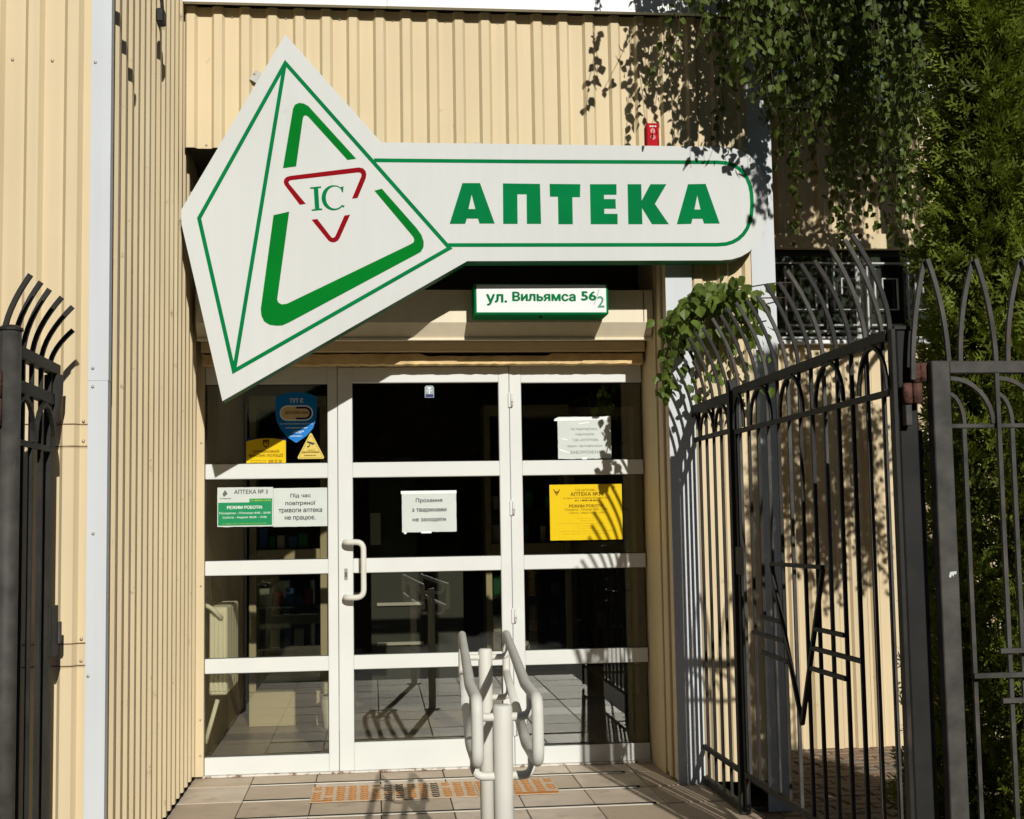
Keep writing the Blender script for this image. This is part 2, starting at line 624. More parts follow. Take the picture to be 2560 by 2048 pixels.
# light metal nosings along the tile rows
for k, y in enumerate(ys[1:4]):
    box('light_strip', -0.615, 1.25, y - 0.027, y - 0.009, 0.0013, 0.0040, STRIP, porch, 0.001)
    box('rubber_strip', -0.615, 1.27, y - 0.0075, y + 0.016, -0.006, 0.0045, RUBBER, porch, 0.001)

# ------------------------------------------------------------------ the pharmacy building
B = thing('pharmacy_building', (0.5, 6.5, GZ), 'beige ribbed metal pharmacy building with white glazed entrance in a recess', 'building')
PH_L = -1.190
# projecting wing, front
for x0, x1 in ((-3.705, -2.645), (-2.645, -1.588)):
    sheet_front('cladding_sheet', x0, x1, GZ, 4.25, YT, BEIGE, B, PH_L)
for k, (z0, z1, dy) in enumerate(((GZ, 0.8265, 0.0), (0.8235, 0.900, -0.0022), (0.897, 1.5625, 0.0), (1.5595, 1.637, -0.0022), (1.634, 4.25, 0.0))):
    s = sheet_front('cladding_sheet', -1.588, -0.940, z0, z1, YT + dy, BEIGE, B, PH_L)
    if k == 1:
        s['label'] = 'narrow lower patch strip riveted over the sheet joint'
    if k == 3:
        s['label'] = 'narrow upper patch strip riveted over the sheet joint'
screws([(-1.232, YT - .002, 2.910), (-1.098, YT - .002, 2.909), (-1.500, YT - .002, 2.912), (-1.365, YT - .002, 2.911)], B)
screws([(x, YT - .004, z) for x in (-1.055, -0.979) for z in (1.650, 1.582, 0.916, 0.843)] + [(-1.055, YT - .002, 0.785)], B)
screws([(-1.588 + .1322 * 8 * 0 + x, YT - .002, z) for x in (-.16, -.43, -.69) for z in (2.91, 1.65, 0.9)], B)
GRIME = mat('grimy_seam', (0.16, 0.105, 0.055), 0.8, var=0.4, vscale=25)
for z in (0.8262, 0.9000, 1.5622, 1.6370):
    sheet_front('seam', -1.588, -0.940, z, z + .0042, YT - .0034, GRIME, B, PH_L)
# corner trim of the wing (two lapped lengths)
for z0, z1, dy in ((GZ, 1.792, 0.0), (1.786, 4.25, -0.0015)):
    bm = bmesh.new()
    prof = [(-0.9595, YT - .030 + dy), (-0.8940 - dy, YT - .030 + dy), (-0.8940 - dy, YT + .014), (-0.8960, YT + .014), (-0.8960, YT - .028), (-0.9595, YT - .028)]
    a = [bm.verts.new((x, y, z0)) for x, y in prof]
    b = [bm.verts.new((x, y, z1)) for x, y in prof]
    n = len(prof)
    for i in range(n):
        bm.faces.new((a[i], a[(i + 1) % n], b[(i + 1) % n], b[i]))
    bm.faces.new(a)
    bm.faces.new(b[::-1])
    bm_obj('corner_trim', bm, TRIM, B)
screws([(-0.946, YT - .032, 2.895), (-0.944, YT - .033, 1.828), (-0.944, YT - .031, 1.765), (-0.938, YT - .031, 1.268), (-0.950, YT - .031, 0.795)], B)
# return wall of the wing
sheet_side('cladding_sheet', 4.655, 5.72, 0.030, 4.25, -0.925, BEIGE_SCUFF, B, 4.672)
sheet_side('cladding_sheet', 5.716, 7.038, 0.034, 4.25, -0.9245, BEIGE_SCUFF, B, 4.672)
box('jamb_strip', -0.932, -0.8725, 7.040, 7.069, 0.012, 3.13, BEIGE, B, 0.002)
screws([(-0.888, 7.038, z) for z in (0.12, 0.30, 0.98, 1.72)], B)
# main front above the recess
PH_F = -0.1156
zs0, zs1 = 3.133, 3.846
for k, (x0, x1) in enumerate(((-0.903, 0.020), (0.018, 0.948), (0.946, 1.598))):
    sheet_front('cladding_sheet', x0, x1, zs0, zs1, YF - 0.0013 * k, BEIGE, B, PH_F)
sheet_front('cladding_sheet', 1.596, 1.925, 0.0, zs1, YF - .004, BEIGE, B, PH_F)
box('corner_trim', 1.912, 2.036, YF - .031, YF - .028, GZ, zs1 + .01, TRIM, B, 0.001)['label'] = 'tall white corner trim beside the hanging birch leaves'
box('side_wall_panel', 2.033, 2.0362, YF - .026, YR, GZ, zs1, BEIGE, B, 0.0)
box('corner_trim', 1.466, 1.602, YF - .034, YF - .030, 0.0, zs0 - .02, TRIM, B, 0.001)['label'] = 'white corner trim right of the door recess'
screws([(-0.80, YF - .002, 3.150), (0.066, YF - .002, 3.150), (0.60, YF - .002, 3.160), (1.30, YF - .002, 3.160)], B)
screws([(PH_F + .1322 * k + .0995, YF - .0045, 3.800) for k in range(-5, 13, 2)], B)
# fascia and roofs
for x0, x1, dy in ((-0.93, 0.086, 0.0), (0.087, 2.055, -0.002)):
    box('fascia', x0, x1, YF - .085 + dy, YF - .06, 3.838, 4.10, TRIMW, B, 0.002)
    box('fascia_lip', x0, x1, YF - .092 + dy, YF - .084 + dy, 3.838, 3.850, TRIMW, B, 0.001)
box('roof', -0.93, 2.055, YF - .06, 11.7, 4.06, 4.10, DARKVOID, B, 0.0)
box('roof', -3.75, -0.90, YT - .12, 11.7, 4.25, 4.30, DARKVOID, B, 0.0)
box('roof', 2.055, 6.0, YR - .09, 11.7, 4.06, 4.098, DARKVOID, B, 0.0)
# recess: soffit, back, reveal on the right
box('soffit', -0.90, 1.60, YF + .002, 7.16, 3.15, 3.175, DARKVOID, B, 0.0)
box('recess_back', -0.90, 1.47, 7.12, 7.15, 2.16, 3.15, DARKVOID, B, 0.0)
box('reveal_panel', 1.463, 1.500, 6.735, 7.125, 0.0, 3.149, BEIGE, B, 0.002)
for y0, y1, x in ((6.466, 6.560, 1.470), (6.562, 6.640, 1.459), (6.642, 6.733, 1.472)):
    box('reveal_strip', x, 1.500, y0 + .012, y1, 0.012, 3.149, BEIGE, B, 0.004)
# roller shutter housing, its under band and the rough plaster lintel
bm = bmesh.new()
pr = [(6.73, 2.475), (6.73, 2.307), (6.787, 2.237), (6.96, 2.237), (6.96, 2.475)]
a = [bm.verts.new((-0.880, y, z)) for y, z in pr]
b = [bm.verts.new((1.455, y, z)) for y, z in pr]
for i in range(5):
    bm.faces.new((a[i], b[i], b[(i + 1) % 5], a[(i + 1) % 5]))
bm.faces.new(a[::-1])
bm.faces.new(b)
bmesh.ops.recalc_face_normals(bm, faces=bm.faces)
shb = bm_obj('shutter_box', bm, BOXM, B)
box('shutter_lip', -0.880, 1.455, 6.7785, 6.80, 2.222, 2.2355, BOXM, shb, 0.001)
box('box_end_cap', 1.405, 1.409, 6.7275, 6.7295, 2.31, 2.47, DARKVOID, shb, 0.0)
box('lintel_band', -0.880, 1.452, 6.935, 7.02, 2.184, 2.2360, BEIGE, B, 0.002)
bm = bmesh.new()
nx = 90
top, bot, tb, bb = [], [], [], []
rr = random.Random(9)
for i in range(nx + 1):
    x = -0.876 + 2.322 * i / nx
    zt = 2.176 + rr.uniform(-.002, .002) - (0.012 if 0.28 < x < 0.95 else 0.0)
    zb = 2.121 + rr.uniform(-.0025, .0025)
    top.append(bm.verts.new((x, 6.972 + rr.uniform(-.002, .002), zt)))
    bot.append(bm.verts.new((x, 6.966 + rr.uniform(-.002, .002), zb)))
    tb.append(bm.verts.new((x, 7.065, zt)))
    bb.append(bm.verts.new((x, 7.065, zb)))
for i in range(nx):
    bm.faces.new((bot[i], bot[i + 1], top[i + 1], top[i]))
    bm.faces.new((bb[i], bb[i + 1], bot[i + 1], bot[i]))
    bm.faces.new((top[i], top[i + 1], tb[i + 1], tb[i]))
    bm.faces.new((tb[i], tb[i + 1], bb[i + 1], bb[i]))
bm_obj('plaster_lintel', bm, PLASTER, B)

# glazed entrance: left side light, door, right side light
FY0, FY1, GY = 7.070, 7.130, 7.0945
ROWS = [(0.101, 0.527), (0.602, 1.030), (1.105, 1.531), (1.610, 2.030)]


def glazed(name, xa, xb, ga, gb, zbot, ztop, rows, label, proud=0.0):
    bm = bmesh.new()
    y = FY0 - proud
    if ga > xa + .005:
        bm_box(bm, xa, ga, y, FY1, zbot, ztop, 0.003)
    if gb < xb - .005:
        bm_box(bm, gb, xb, y, FY1, zbot, ztop, 0.003)
    e = [zbot] + [v for r in rows for v in r] + [ztop]
    for k in range(0, len(e), 2):
        bm_box(bm, ga, gb, y + 0.0012, FY1, e[k], e[k + 1], 0.003)
    f = bm_obj(name, bm, PLAST, B)
    f['label'] = label
    for z0, z1 in rows:
        p = box('pane', ga - .004, gb + .004, GY, GY + .006, z0 - .004, z1 + .004, GLASS, f, 0.0)
        # dark gasket lines at the edge of each pane
        for x0, x1, q0, q1 in ((ga, gb, z1 - .004, z1 - .0005), (ga, gb, z0 + .0005, z0 + .004), (ga + .0005, ga + .0035, z0 + .004, z1 - .004), (gb - .0035, gb - .0005, z0 + .004, z1 - .004)):
            box('gasket', x0, x1, GY - .004, GY - .0005, q0, q1, INK, f, 0.0)
    return f


sl_l = glazed('side_window', -0.8745, -0.1855, -0.872, -0.237, 0.012, 2.150, ROWS, 'left side window with stickers and opening-hours notices')
door = glazed('door', -0.1830, 0.7300, -0.107, 0.674, 0.012, 2.118, [(0.154, 0.530)] + ROWS[1:3] + [(1.610, 2.034)], 'white glazed entrance door with bow handle', 0.004)
sl_r = glazed('side_window', 0.7325, 1.4600, 0.796, 1.4565, 0.012, 2.150, ROWS, 'right side window with yellow opening-hours sheet')
box('door_head', -0.1850, 0.7322, FY0, FY1, 2.1205, 2.150, PLAST, door, 0.002)
box('threshold', -0.884, 1.462, 7.058, 7.14, 0.001, 0.0115, SILL, B, 0.002)
hp = fillet([(-0.147, 7.068, 1.192), (-0.147, 7.000, 1.192), (-0.052, 6.990, 1.192), (-0.052, 6.990, 0.906), (-0.147, 7.000, 0.906), (-0.147, 7.068, 0.906)], 0.042, 6)
tube('bow_handle', hp, 0.0145, RAILP, door, 12)
box('lock_plate', -0.153, -0.136, FY0 - .010, FY0 - .0045, 0.995, 1.055, STEEL, door, 0.003)
box('keyhole', -0.148, -0.141, FY0 - .0115, FY0 - .0102, 1.010, 1.036, INK, door, 0.0)
for z in (1.936, 1.358, 0.788, 0.202):
    box('hinge', 0.724, 0.739, FY0 - .013, FY0 - .0045, z - .040, z + .040, PLAST, door, 0.003)
    tube('hinge_pin', [(0.7445, FY0 - .014, z - .034), (0.7445, FY0 - .014, z + .034)], 0.0065, PLAST, door, 8)
    box('hinge_gap', 0.7385, 0.752, FY0 - .0205, FY0 - .0203, z - .012, z - .009, INK, door, 0.0)

# set-back wing on the right
for x0, x1 in ((2.03, 3.09), (3.088, 4.146), (4.144, 5.20)):
    sheet_front('cladding_sheet', x0, x1, 3.085, 3.90, YR, BEIGE, B, 2.05)
    sheet_front('cladding_sheet', x0, x1, GZ - .05, 2.372, YR, BEIGE, B, 2.05)
box('trim_band', 2.037, 5.2, YR - .07, YR - .025, 2.985, 3.083, BEIGE, B, 0.003)
box('fascia', 2.058, 5.2, YR - .09, YR - .06, 3.90, 4.10, TRIMW, B, 0.002)
box('wall_back', 2.037, 5.2, YR + .05, YR + .08, GZ - .05, 4.05, DARKVOID, B, 0.0)
box('window_sill', 2.50, 3.72, YR - .075, YR + .02, 2.374, 2.398, TRIMW, B, 0.003)
wn_ = box('window', 2.52, 3.70, YR + .016, YR + .045, 2.40, 2.975, SHELFD, B, 0.0)
wn_['label'] = 'dark window with a white grille on the set-back wing'
box('pane', 2.55, 3.67, YR + .0085, YR + .0125, 2.43, 2.95, GLASSC, wn_, 0.0)
GRILLE = mat('shade_dulled_grille', (0.42, 0.42, 0.40), 0.6, var=0.15)  # white grille, dulled in colour for the foliage shade over the window
for x in (2.52, 3.09, 3.675):
    box('window_frame', x, x + .03, YR - .002, YR + .008, 2.40, 2.975, GRILLE, wn_, 0.002)
gp = []
for k in range(4):
    x = 2.62 + k * 0.27
    gp += [[(x, 2.44), (x, 2.88)], [(x + .05, 2.88), (x + .05, 2.60), (x + .20, 2.60), (x + .20, 2.80), (x + .10, 2.80), (x + .10, 2.70)],
           [(x + .02, 2.50), (x + .24, 2.50)]]
gp += [[(2.54, 2.46), (3.68, 2.46)], [(2.54, 2.90), (3.68, 2.90)], [(2.54, 2.42), (3.68, 2.42)]]
for p in gp:
    tube('grille_bar', [(x, YR - .022, z) for x, z in p], 0.0055, GRILLE, wn_, square=True)
# interior shell
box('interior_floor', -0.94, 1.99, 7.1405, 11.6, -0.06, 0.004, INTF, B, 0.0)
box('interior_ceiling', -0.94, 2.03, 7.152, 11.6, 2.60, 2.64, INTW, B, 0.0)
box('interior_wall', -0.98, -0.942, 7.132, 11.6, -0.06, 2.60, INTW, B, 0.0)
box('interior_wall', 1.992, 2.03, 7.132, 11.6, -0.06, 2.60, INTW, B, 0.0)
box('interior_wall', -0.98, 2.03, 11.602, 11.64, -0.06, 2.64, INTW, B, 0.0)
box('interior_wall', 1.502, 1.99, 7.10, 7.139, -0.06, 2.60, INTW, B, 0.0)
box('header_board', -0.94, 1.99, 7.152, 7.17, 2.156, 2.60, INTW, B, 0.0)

# small things fixed high on the return wall
L1 = thing('wall_bracket', (-0.905, 4.60, 3.2), 'short dark pipe bracket at the top of the white corner trim', 'bracket')
tube('pipe_stub', [(-0.905, 4.585, 3.235), (-0.815, 4.585, 3.235)], 0.024, IRON, L1, 10)
box('fixing_plate', -0.9035, -0.895, 4.55, 4.612, 3.19, 3.29, IRON, L1, 0.002)
L2 = thing('wall_lamp', (-0.90, 5.57, 3.40), 'small dark lamp hanging at the top of the ribbed return wall', 'lamp')
tube('lamp_arm', fillet([(-0.905, 5.60, 3.55), (-0.875, 5.58, 3.52), (-0.87, 5.57, 3.45)], .02), 0.008, IRON, L2, 8)
box('lamp_head', -0.892, -0.858, 5.53, 5.60, 3.40, 3.46, IRON, L2, 0.006)
# ------------------------------------------------------------------ sign outlines, (x, z) in metres on the sign's face
OUT = [(-.4066,3.6547),(.0519,3.127),(1.7302,3.1278),(1.7896,3.1237),(1.8367,3.11),(1.877,3.0869),(1.9106,3.0549),(1.937,3.0148),(1.9556,2.9671),(1.9661,2.9118),(1.9679,2.8423),(1.9615,2.7729),(1.9473,2.7176),(1.9256,2.6699),(1.8967,2.6297),(1.8613,2.5976),(1.8197,2.5741),(1.7721,2.5597),(1.7129,2.5547),(.4615,2.5454),(-.7021,1.8729),(-.8949,2.7186),(-.8962,2.7861)]
K_APEX = [(-.4061,3.5116),(.3674,2.6137),(-.8125,2.7462),(-.6493,2.0147),(.377,2.6088),(-.4097,3.4996),(-.6467,2.0242)]
PILL = [(.0165,3.0376),(.7271,3.0404),(1.7116,3.0483),(1.7573,3.0456),(1.7916,3.036),(1.8205,3.0199),(1.8442,2.9975),(1.8628,2.9692),(1.8758,2.9352),(1.8831,2.895),(1.8842,2.8416),(1.8796,2.7882),(1.8698,2.748),(1.8546,2.7139),(1.8343,2.6855),(1.8092,2.6629),(1.7795,2.6464),(1.7448,2.6364),(1.6991,2.6328),(1.0548,2.6282),(.3675,2.6235)]
G_UP = [(-.4186,2.9934),(-.356,3.0027),(-.3233,3.2379),(-.3188,3.2519),(-.3072,3.2547),(-.2963,3.2469),(-.1107,3.0374),(-.0687,3.0438),(-.2801,3.2817),(-.2961,3.3001),(-.3186,3.313),(-.341,3.3159),(-.3603,3.307),(-.37,3.2869)]
G_LO = [(-.4635,2.764),(-.3891,2.7823),(-.445,2.3687),(-.4469,2.3557),(-.4406,2.3415),(-.4261,2.3331),(-.4072,2.3351),(-.3977,2.3377),(.1864,2.6254),(.2027,2.6354),(.2073,2.6486),(.201,2.6637),(.1869,2.6814),(.0173,2.8879),(.053,2.8982),(.2196,2.7047),(.242,2.6718),(.2526,2.6389),(.2511,2.6126),(.2378,2.5895),(.2183,2.5782),(-.3915,2.2459),(-.4231,2.2317),(-.4515,2.2305),(-.483,2.235),(-.5082,2.2511),(-.5208,2.2782),(-.5239,2.3105)]
R_UP = [(-.3393,2.8155),(-.3106,2.8203),(-.3888,2.9168),(-.3926,2.9246),(-.3887,2.9319),(-.3785,2.9353),(-.0595,2.9771),(-.0485,2.9745),(-.0441,2.9666),(-.0454,2.9567),(-.0906,2.8473),(-.0635,2.8515),(-.0242,2.947),(-.0208,2.9669),(-.0239,2.9834),(-.0355,2.9965),(-.0561,3.0016),(-.3836,2.9563),(-.4015,2.9508),(-.4123,2.9395),(-.4155,2.9263),(-.4105,2.9119)]
R_LO = [(-.2834,2.7432),(-.2565,2.7473),(-.193,2.6626),(-.1866,2.656),(-.1789,2.6561),(-.1712,2.6627),(-.1271,2.7647),(-.0994,2.7695),(-.1495,2.6563),(-.1592,2.6418),(-.1726,2.6345),(-.188,2.6338),(-.202,2.6402)]
IC_I = [(-.2898,2.9013),(-.238,2.9071),(-.2373,2.8992),(-.2514,2.8971),(-.2461,2.7986),(-.2327,2.798),(-.232,2.7908),(-.2826,2.7858),(-.2832,2.793),(-.2672,2.7958),(-.2726,2.8943),(-.2892,2.8935)]
IC_C = [(-.1365,2.9069),(-.1301,2.9076),(-.1329,2.8785),(-.1386,2.8785),(-.1421,2.8929),(-.1481,2.8985),(-.1549,2.9027),(-.1622,2.9054),(-.1697,2.9065),(-.1773,2.9059),(-.1848,2.9037),(-.1918,2.9),(-.1982,2.8948),(-.2038,2.8883),(-.2084,2.8807),(-.2119,2.8723),(-.2141,2.8633),(-.2151,2.854),(-.2147,2.8446),(-.2131,2.8354),(-.2101,2.8268),(-.206,2.819),(-.2009,2.8121),(-.1949,2.8065),(-.1881,2.8023),(-.1809,2.7996),(-.1733,2.7985),(-.1657,2.7991),(-.1583,2.8013),(-.1513,2.805),(-.1449,2.8102),(-.1393,2.8167),(-.1255,2.8127),(-.1294,2.8035),(-.1373,2.8077),(-.1451,2.8007),(-.1538,2.7953),(-.1633,2.7915),(-.1732,2.7895),(-.1833,2.7895),(-.1932,2.7913),(-.2026,2.7949),(-.2113,2.8002),(-.2189,2.807),(-.2254,2.8152),(-.2303,2.8245),(-.2337,2.8346),(-.2354,2.8452),(-.2354,2.856),(-.2336,2.8666),(-.2301,2.8768),(-.2251,2.8861),(-.2186,2.8945),(-.2108,2.9015),(-.2021,2.907),(-.1926,2.9108),(-.1827,2.9127),(-.1726,2.9128),(-.1627,2.9111),(-.1532,2.9075),(-.1445,2.9022),(-.1368,2.8953),(-.1456,2.9028)]
LA1 = [(.3785,2.7277),(.4433,2.9298),(.5292,2.9307),(.5981,2.7309),(.524,2.7304),(.5165,2.7548),(.4628,2.7544),(.4539,2.7283)]
LA1H = [(.4712,2.8018),(.4878,2.8732),(.5047,2.8021)]
LP = [(.6412,2.9302),(.8237,2.9298),(.8256,2.731),(.7556,2.7305),(.7566,2.8773),(.711,2.8769),(.7101,2.7301),(.6395,2.7296)]
LT = [(.8711,2.9303),(1.0232,2.9302),(1.0202,2.8655),(.9822,2.8651),(.9818,2.7305),(.9107,2.73),(.911,2.8668),(.8714,2.8665)]
LE = [(1.0709,2.9307),(1.2032,2.9321),(1.202,2.8792),(1.1398,2.8786),(1.1393,2.857),(1.1967,2.8575),(1.1972,2.8095),(1.1398,2.809),(1.1392,2.7835),(1.2053,2.784),(1.2041,2.7321),(1.0705,2.7311)]
LK = [(1.2584,2.9327),(1.3273,2.9334),(1.3268,2.8507),(1.3731,2.9339),(1.4535,2.9347),(1.393,2.8352),(1.4602,2.7339),(1.3759,2.7333),(1.3275,2.8146),(1.3279,2.733),(1.2576,2.7325)]
LA2 = [(1.5004,2.7342),(1.5624,2.9358),(1.6515,2.9384),(1.7169,2.739),(1.6376,2.7384),(1.6302,2.7625),(1.5801,2.7621),(1.5729,2.7363)]
LA2H = [(1.5911,2.8088),(1.6077,2.8798),(1.6218,2.8091)]
BLUE = [(-.5088,1.9677),(-.4767,1.9797),(-.4286,1.9876),(-.3885,1.9887),(-.335,1.9802),(-.2948,1.9663),(-.2939,1.8684),(-.2993,1.8386),(-.3142,1.7954),(-.3491,1.7551),(-.4026,1.7191),(-.4505,1.7507),(-.4824,1.7888),(-.5036,1.8322),(-.5116,1.881)]
POLICE = (-.6634,-.456,1.6085,1.749)
TRI = (-.4,-.2517,1.6338,1.7657)
PILL = [(.0165,3.0376),(.7271,3.0404),(1.7116,3.0483),(1.7573,3.0456),(1.7916,3.036),(1.8205,3.0199),(1.8442,2.9975),(1.8628,2.9692),(1.8758,2.9352),(1.8831,2.895),(1.8842,2.8416),(1.8796,2.7882),(1.8698,2.748),(1.8546,2.7139),(1.8343,2.6855),(1.8092,2.6629),(1.7795,2.6464),(1.7448,2.6364),(1.6991,2.6328),(1.0548,2.6282),(.3675,2.6235)]
DSTICK = (.2796,.3288,1.9551,2.0197)
POST1 = (-.8118,-.5237,1.2819,1.488)
POST2 = (-.5226,-.2393,1.2781,1.4809)
PET = (.1518,.4407,1.2383,1.4567)
TERR = (.9947,1.2856,1.6176,1.8451)
YEL = (.9436,1.3376,1.1811,1.4794)
# ------------------------------------------------------------------ main sign
YS = 6.33
S = thing('pharmacy_sign', (0.5, YS + .06, 2.0), 'big white kite-and-bar pharmacy sign with green letters over the entrance', 'sign')
plate('sign_box', OUT, YS, YS + .118, SIGNW, S, side=SIGNS)
Ka, Kr, Kl, Kb, Kr2, Km0, Km1 = K_APEX


def film(i):
    return YS - .0012 - .0003 * i


stroke('kite_outline', [Ka, Kl, Kb, Kr2], 0.0185, film(1), YS + .001, SIGNG, S, closed=True)
stroke('kite_fold_line', [Km0, Km1], 0.0185, film(2), YS + .001, SIGNG, S)
stroke('bar_outline', PILL, 0.0185, film(0), YS + .001, SIGNG, S)
plate('upper_emblem_stroke', G_UP, film(0), YS + .001, SIGNG2, S)
plate('lower_emblem_stroke', G_LO, film(0), YS + .001, SIGNG2, S)
plate('red_emblem_stroke', R_UP, film(0), YS + .001, SIGNR, S)
plate('red_emblem_point', R_LO, film(0), YS + .001, SIGNR, S)
plate('letter', IC_I, film(0), YS + .001, SIGNG, S)
plate('letter', IC_C, film(0), YS + .001, SIGNG, S)
plate('letter', LA1, film(0), YS + .001, SIGNG, S, holes=(LA1H,))
for l in (LP, LT, LE, LK):
    plate('letter', l, film(0), YS + .001, SIGNG, S)
plate('letter', LA2, film(0), YS + .001, SIGNG, S, holes=(LA2H,))
for x in (0.534, 1.748):
    br = box('bracket', x - .018, x + .018, YF - .029, YF - .023, 3.10, 3.174, ZINC, S, 0.002)
    link('screw', SCREW_ME, None, br, (x, YF - .031, 3.160))
br = plate('bracket', [(-.590, 3.478), (-.560, 3.524), (-.520, 3.500), (-.545, 3.450)], YF - .029, YF - .022, ZINC, S)
link('screw', SCREW_ME, None, br, (-.566, YF - .031, 3.504))
box('hanger_bar', -0.50, -0.25, YS + .119, YF - .022, 3.30, 3.33, ZINC, S, 0.0)
for x in (-0.5, 0.3, 1.2, 1.7):
    box('hanger_arm', x - .015, x + .015, YS + .119, YF - .005, 3.05, 3.09, ZINC, S, 0.0)

# ------------------------------------------------------------------ address sign
YA = 6.55
A = thing('address_sign', (0.85, 6.62, 2.31), 'small green-edged white street address box below the big sign', 'sign')
box('sign_case', 0.510, 1.190, YA, 6.728, 2.3185, 2.478, SIGNG, A, 0.006)
box('sign_face', 0.522, 1.178, YA - .0025, YA + .01, 2.330, 2.470, mat('address_face', (0.70, 0.72, 0.71), 0.35, var=0.02), A, 0.0)
yl = YA - .0035
lettering('lettering', 'ул.', 0.572, 0.673, 2.366, 2.420, yl, SIGNG, A, 0.0030)
lettering('lettering', 'Вильямса', 0.7036, 1.020, 2.3876, 2.4325, yl, SIGNG, A, 0.0030)
lettering('lettering', '56', 1.052, 1.125, 2.391, 2.4355, yl, SIGNG, A, 0.0030)
plate('slash_mark', [(1.1145, 2.369), (1.1165, 2.369), (1.1445, 2.447), (1.1420, 2.447)], yl, yl + .0005, INKG, A)
lettering('lettering', '2', 1.1330, 1.1670, 2.3555, 2.4115, yl, mat('hand_green', (0.06, 0.26, 0.16), 0.6), A, 0.0012)
for i, (x, z) in enumerate(((0.85, 2.3145),)):
    box('drain_nub', x - .008, x + .008, 6.60, 6.615, 2.310, z + .005, INK, A, 0.0)

# ------------------------------------------------------------------ red siren
R = thing('alarm_siren', (1.4165, 6.46, 3.10), 'red alarm siren box on the ribbed front above the big sign', 'siren')
box('siren_case', 1.385, 1.448, YF - .062, YF - .022, 3.110, 3.277, REDP, R, 0.004)
for z0, z1 in ((3.222, 3.250), (3.190, 3.216)):
    plate('siren_mark', ellipse(1.416, (z0 + z1) / 2, 0.013, (z1 - z0) / 2, 12), YF - .0634, YF - .061, mat('siren_lens', (0.55, 0.10, 0.10), 0.2), R)
for x0, x1 in ((1.400, 1.409), (1.412, 1.421), (1.425, 1.433)):
    plate('siren_mark', [(x0, 3.256), (x1, 3.256), (x1, 3.263), (x0, 3.263)], YF - .0634, YF - .061, INKW, R)

# ------------------------------------------------------------------ notices and stickers on the glass
YP = 7.0925


def sheet(name, bb, m, label, cat, y=YP, torn=0.0, seed=1):
    """one paper on the glass, its edge slightly uneven"""
    x0, x1, z0, z1 = bb
    rr = random.Random(seed)
    n = 14
    P = []
    for i in range(n):
        P.append((x0 + (x1 - x0) * i / n, z0 + rr.uniform(-1, 1) * torn))
    for i in range(n):
        P.append((x1 + rr.uniform(-1, 1) * torn * .5, z0 + (z1 - z0) * i / n))
    for i in range(n):
        P.append((x1 - (x1 - x0) * i / n, z1 + rr.uniform(-1, 1) * torn * .5))
    for i in range(n):
        P.append((x0 + rr.uniform(-1, 1) * torn * .5, z1 - (z1 - z0) * i / n))
    o = plate(name, P, y, y + .0008, m)
    return tag(o, label, cat)


class Page:
    """maps positions measured on an enlarged print onto the sheet"""

    def __init__(s, o, bb, src):
        s.o, s.bb, s.src = o, bb, src

    def X(s, u):
        return s.bb[0] + (u - s.src[0]) / (s.src[2] - s.src[0]) * (s.bb[1] - s.bb[0])

    def Z(s, v):
        return s.bb[3] - (v - s.src[1]) / (s.src[3] - s.src[1]) * (s.bb[3] - s.bb[2])

    def text(s, t, u0, v0, u1, v1, m, bold=0.0, lift=.0008):
        lettering('lettering', t, s.X(u0), s.X(u1), s.Z(v1), s.Z(v0), YP - lift, m, s.o, bold)

    def area(s, name, pts, m, lift=.0004):
        return plate(name, [(s.X(u), s.Z(v)) for u, v in pts], YP - lift, YP - lift + .0003, m, s.o)

    def rect(s, name, u0, v0, u1, v1, m, lift=.0004):
        return s.area(name, [(u0, v1), (u1, v1), (u1, v0), (u0, v0)], m, lift)

    def dashes(s, rows, m, seed):
        """print too worn to read: broken strokes"""
        rr = random.Random(seed)
        for u0, u1, v, h in rows:
            u = u0
            while u < u1:
                w = rr.uniform(8, 40)
                s.rect('worn_print', u, v - h / 2, min(u + w, u1), v + h / 2, m, .0006)
                u += w + rr.uniform(6, 16)


# opening hours, white and green
o = sheet('opening_hours_notice', POST1, PAPER, 'white and green opening-hours notice at the left of the left pane', 'notice', torn=.0012, seed=2)
p = Page(o, POST1, (155, 125, 1095, 790))
p.rect('green_field', 168, 380, 1078, 768, POSTG)
p.rect('green_tab', 695, 318, 1080, 379, POSTG)
p.text('АПТЕКА № 3', 440, 165, 1005, 235, INK, .0004)
p.area('diamond_logo', [(240, 235), (265, 285), (330, 232), (285, 165)], INKG)
p.text('Інтерхім', 195, 298, 385, 325, INK, .0002)
p.dashes([(715, 1060, 349, 24)], LIME, 8)
p.text('РЕЖИМ РОБОТИ:', 320, 437, 915, 490, INKW, .0005)
p.text("Понеділок - П'ятниця: 8:00 - 20:00", 190, 540, 1050, 582, INKW)
p.text('Субота - Неділя: 08:00 - 19:00', 245, 612, 985, 657, INKW)
p.text('м. Одеса, пр-т. Академіка Вільямса, 56/2', 245, 722, 985, 755, LIME)
# air-raid notice
o = sheet('air_raid_notice', POST2, PAPER, 'plain white air-raid notice beside the green opening-hours notice', 'notice', torn=.0006, seed=3)
p = Page(o, POST2, (1100, 135, 2015, 785))
p.text('Під час', 1390, 230, 1730, 305, INK, .0006)
p.text('повітряної', 1305, 355, 1810, 440, INK, .0006)
p.text('тривоги аптека', 1190, 485, 1920, 565, INK, .0006)
p.text('не працює.', 1295, 610, 1810, 688, INK, .0006)
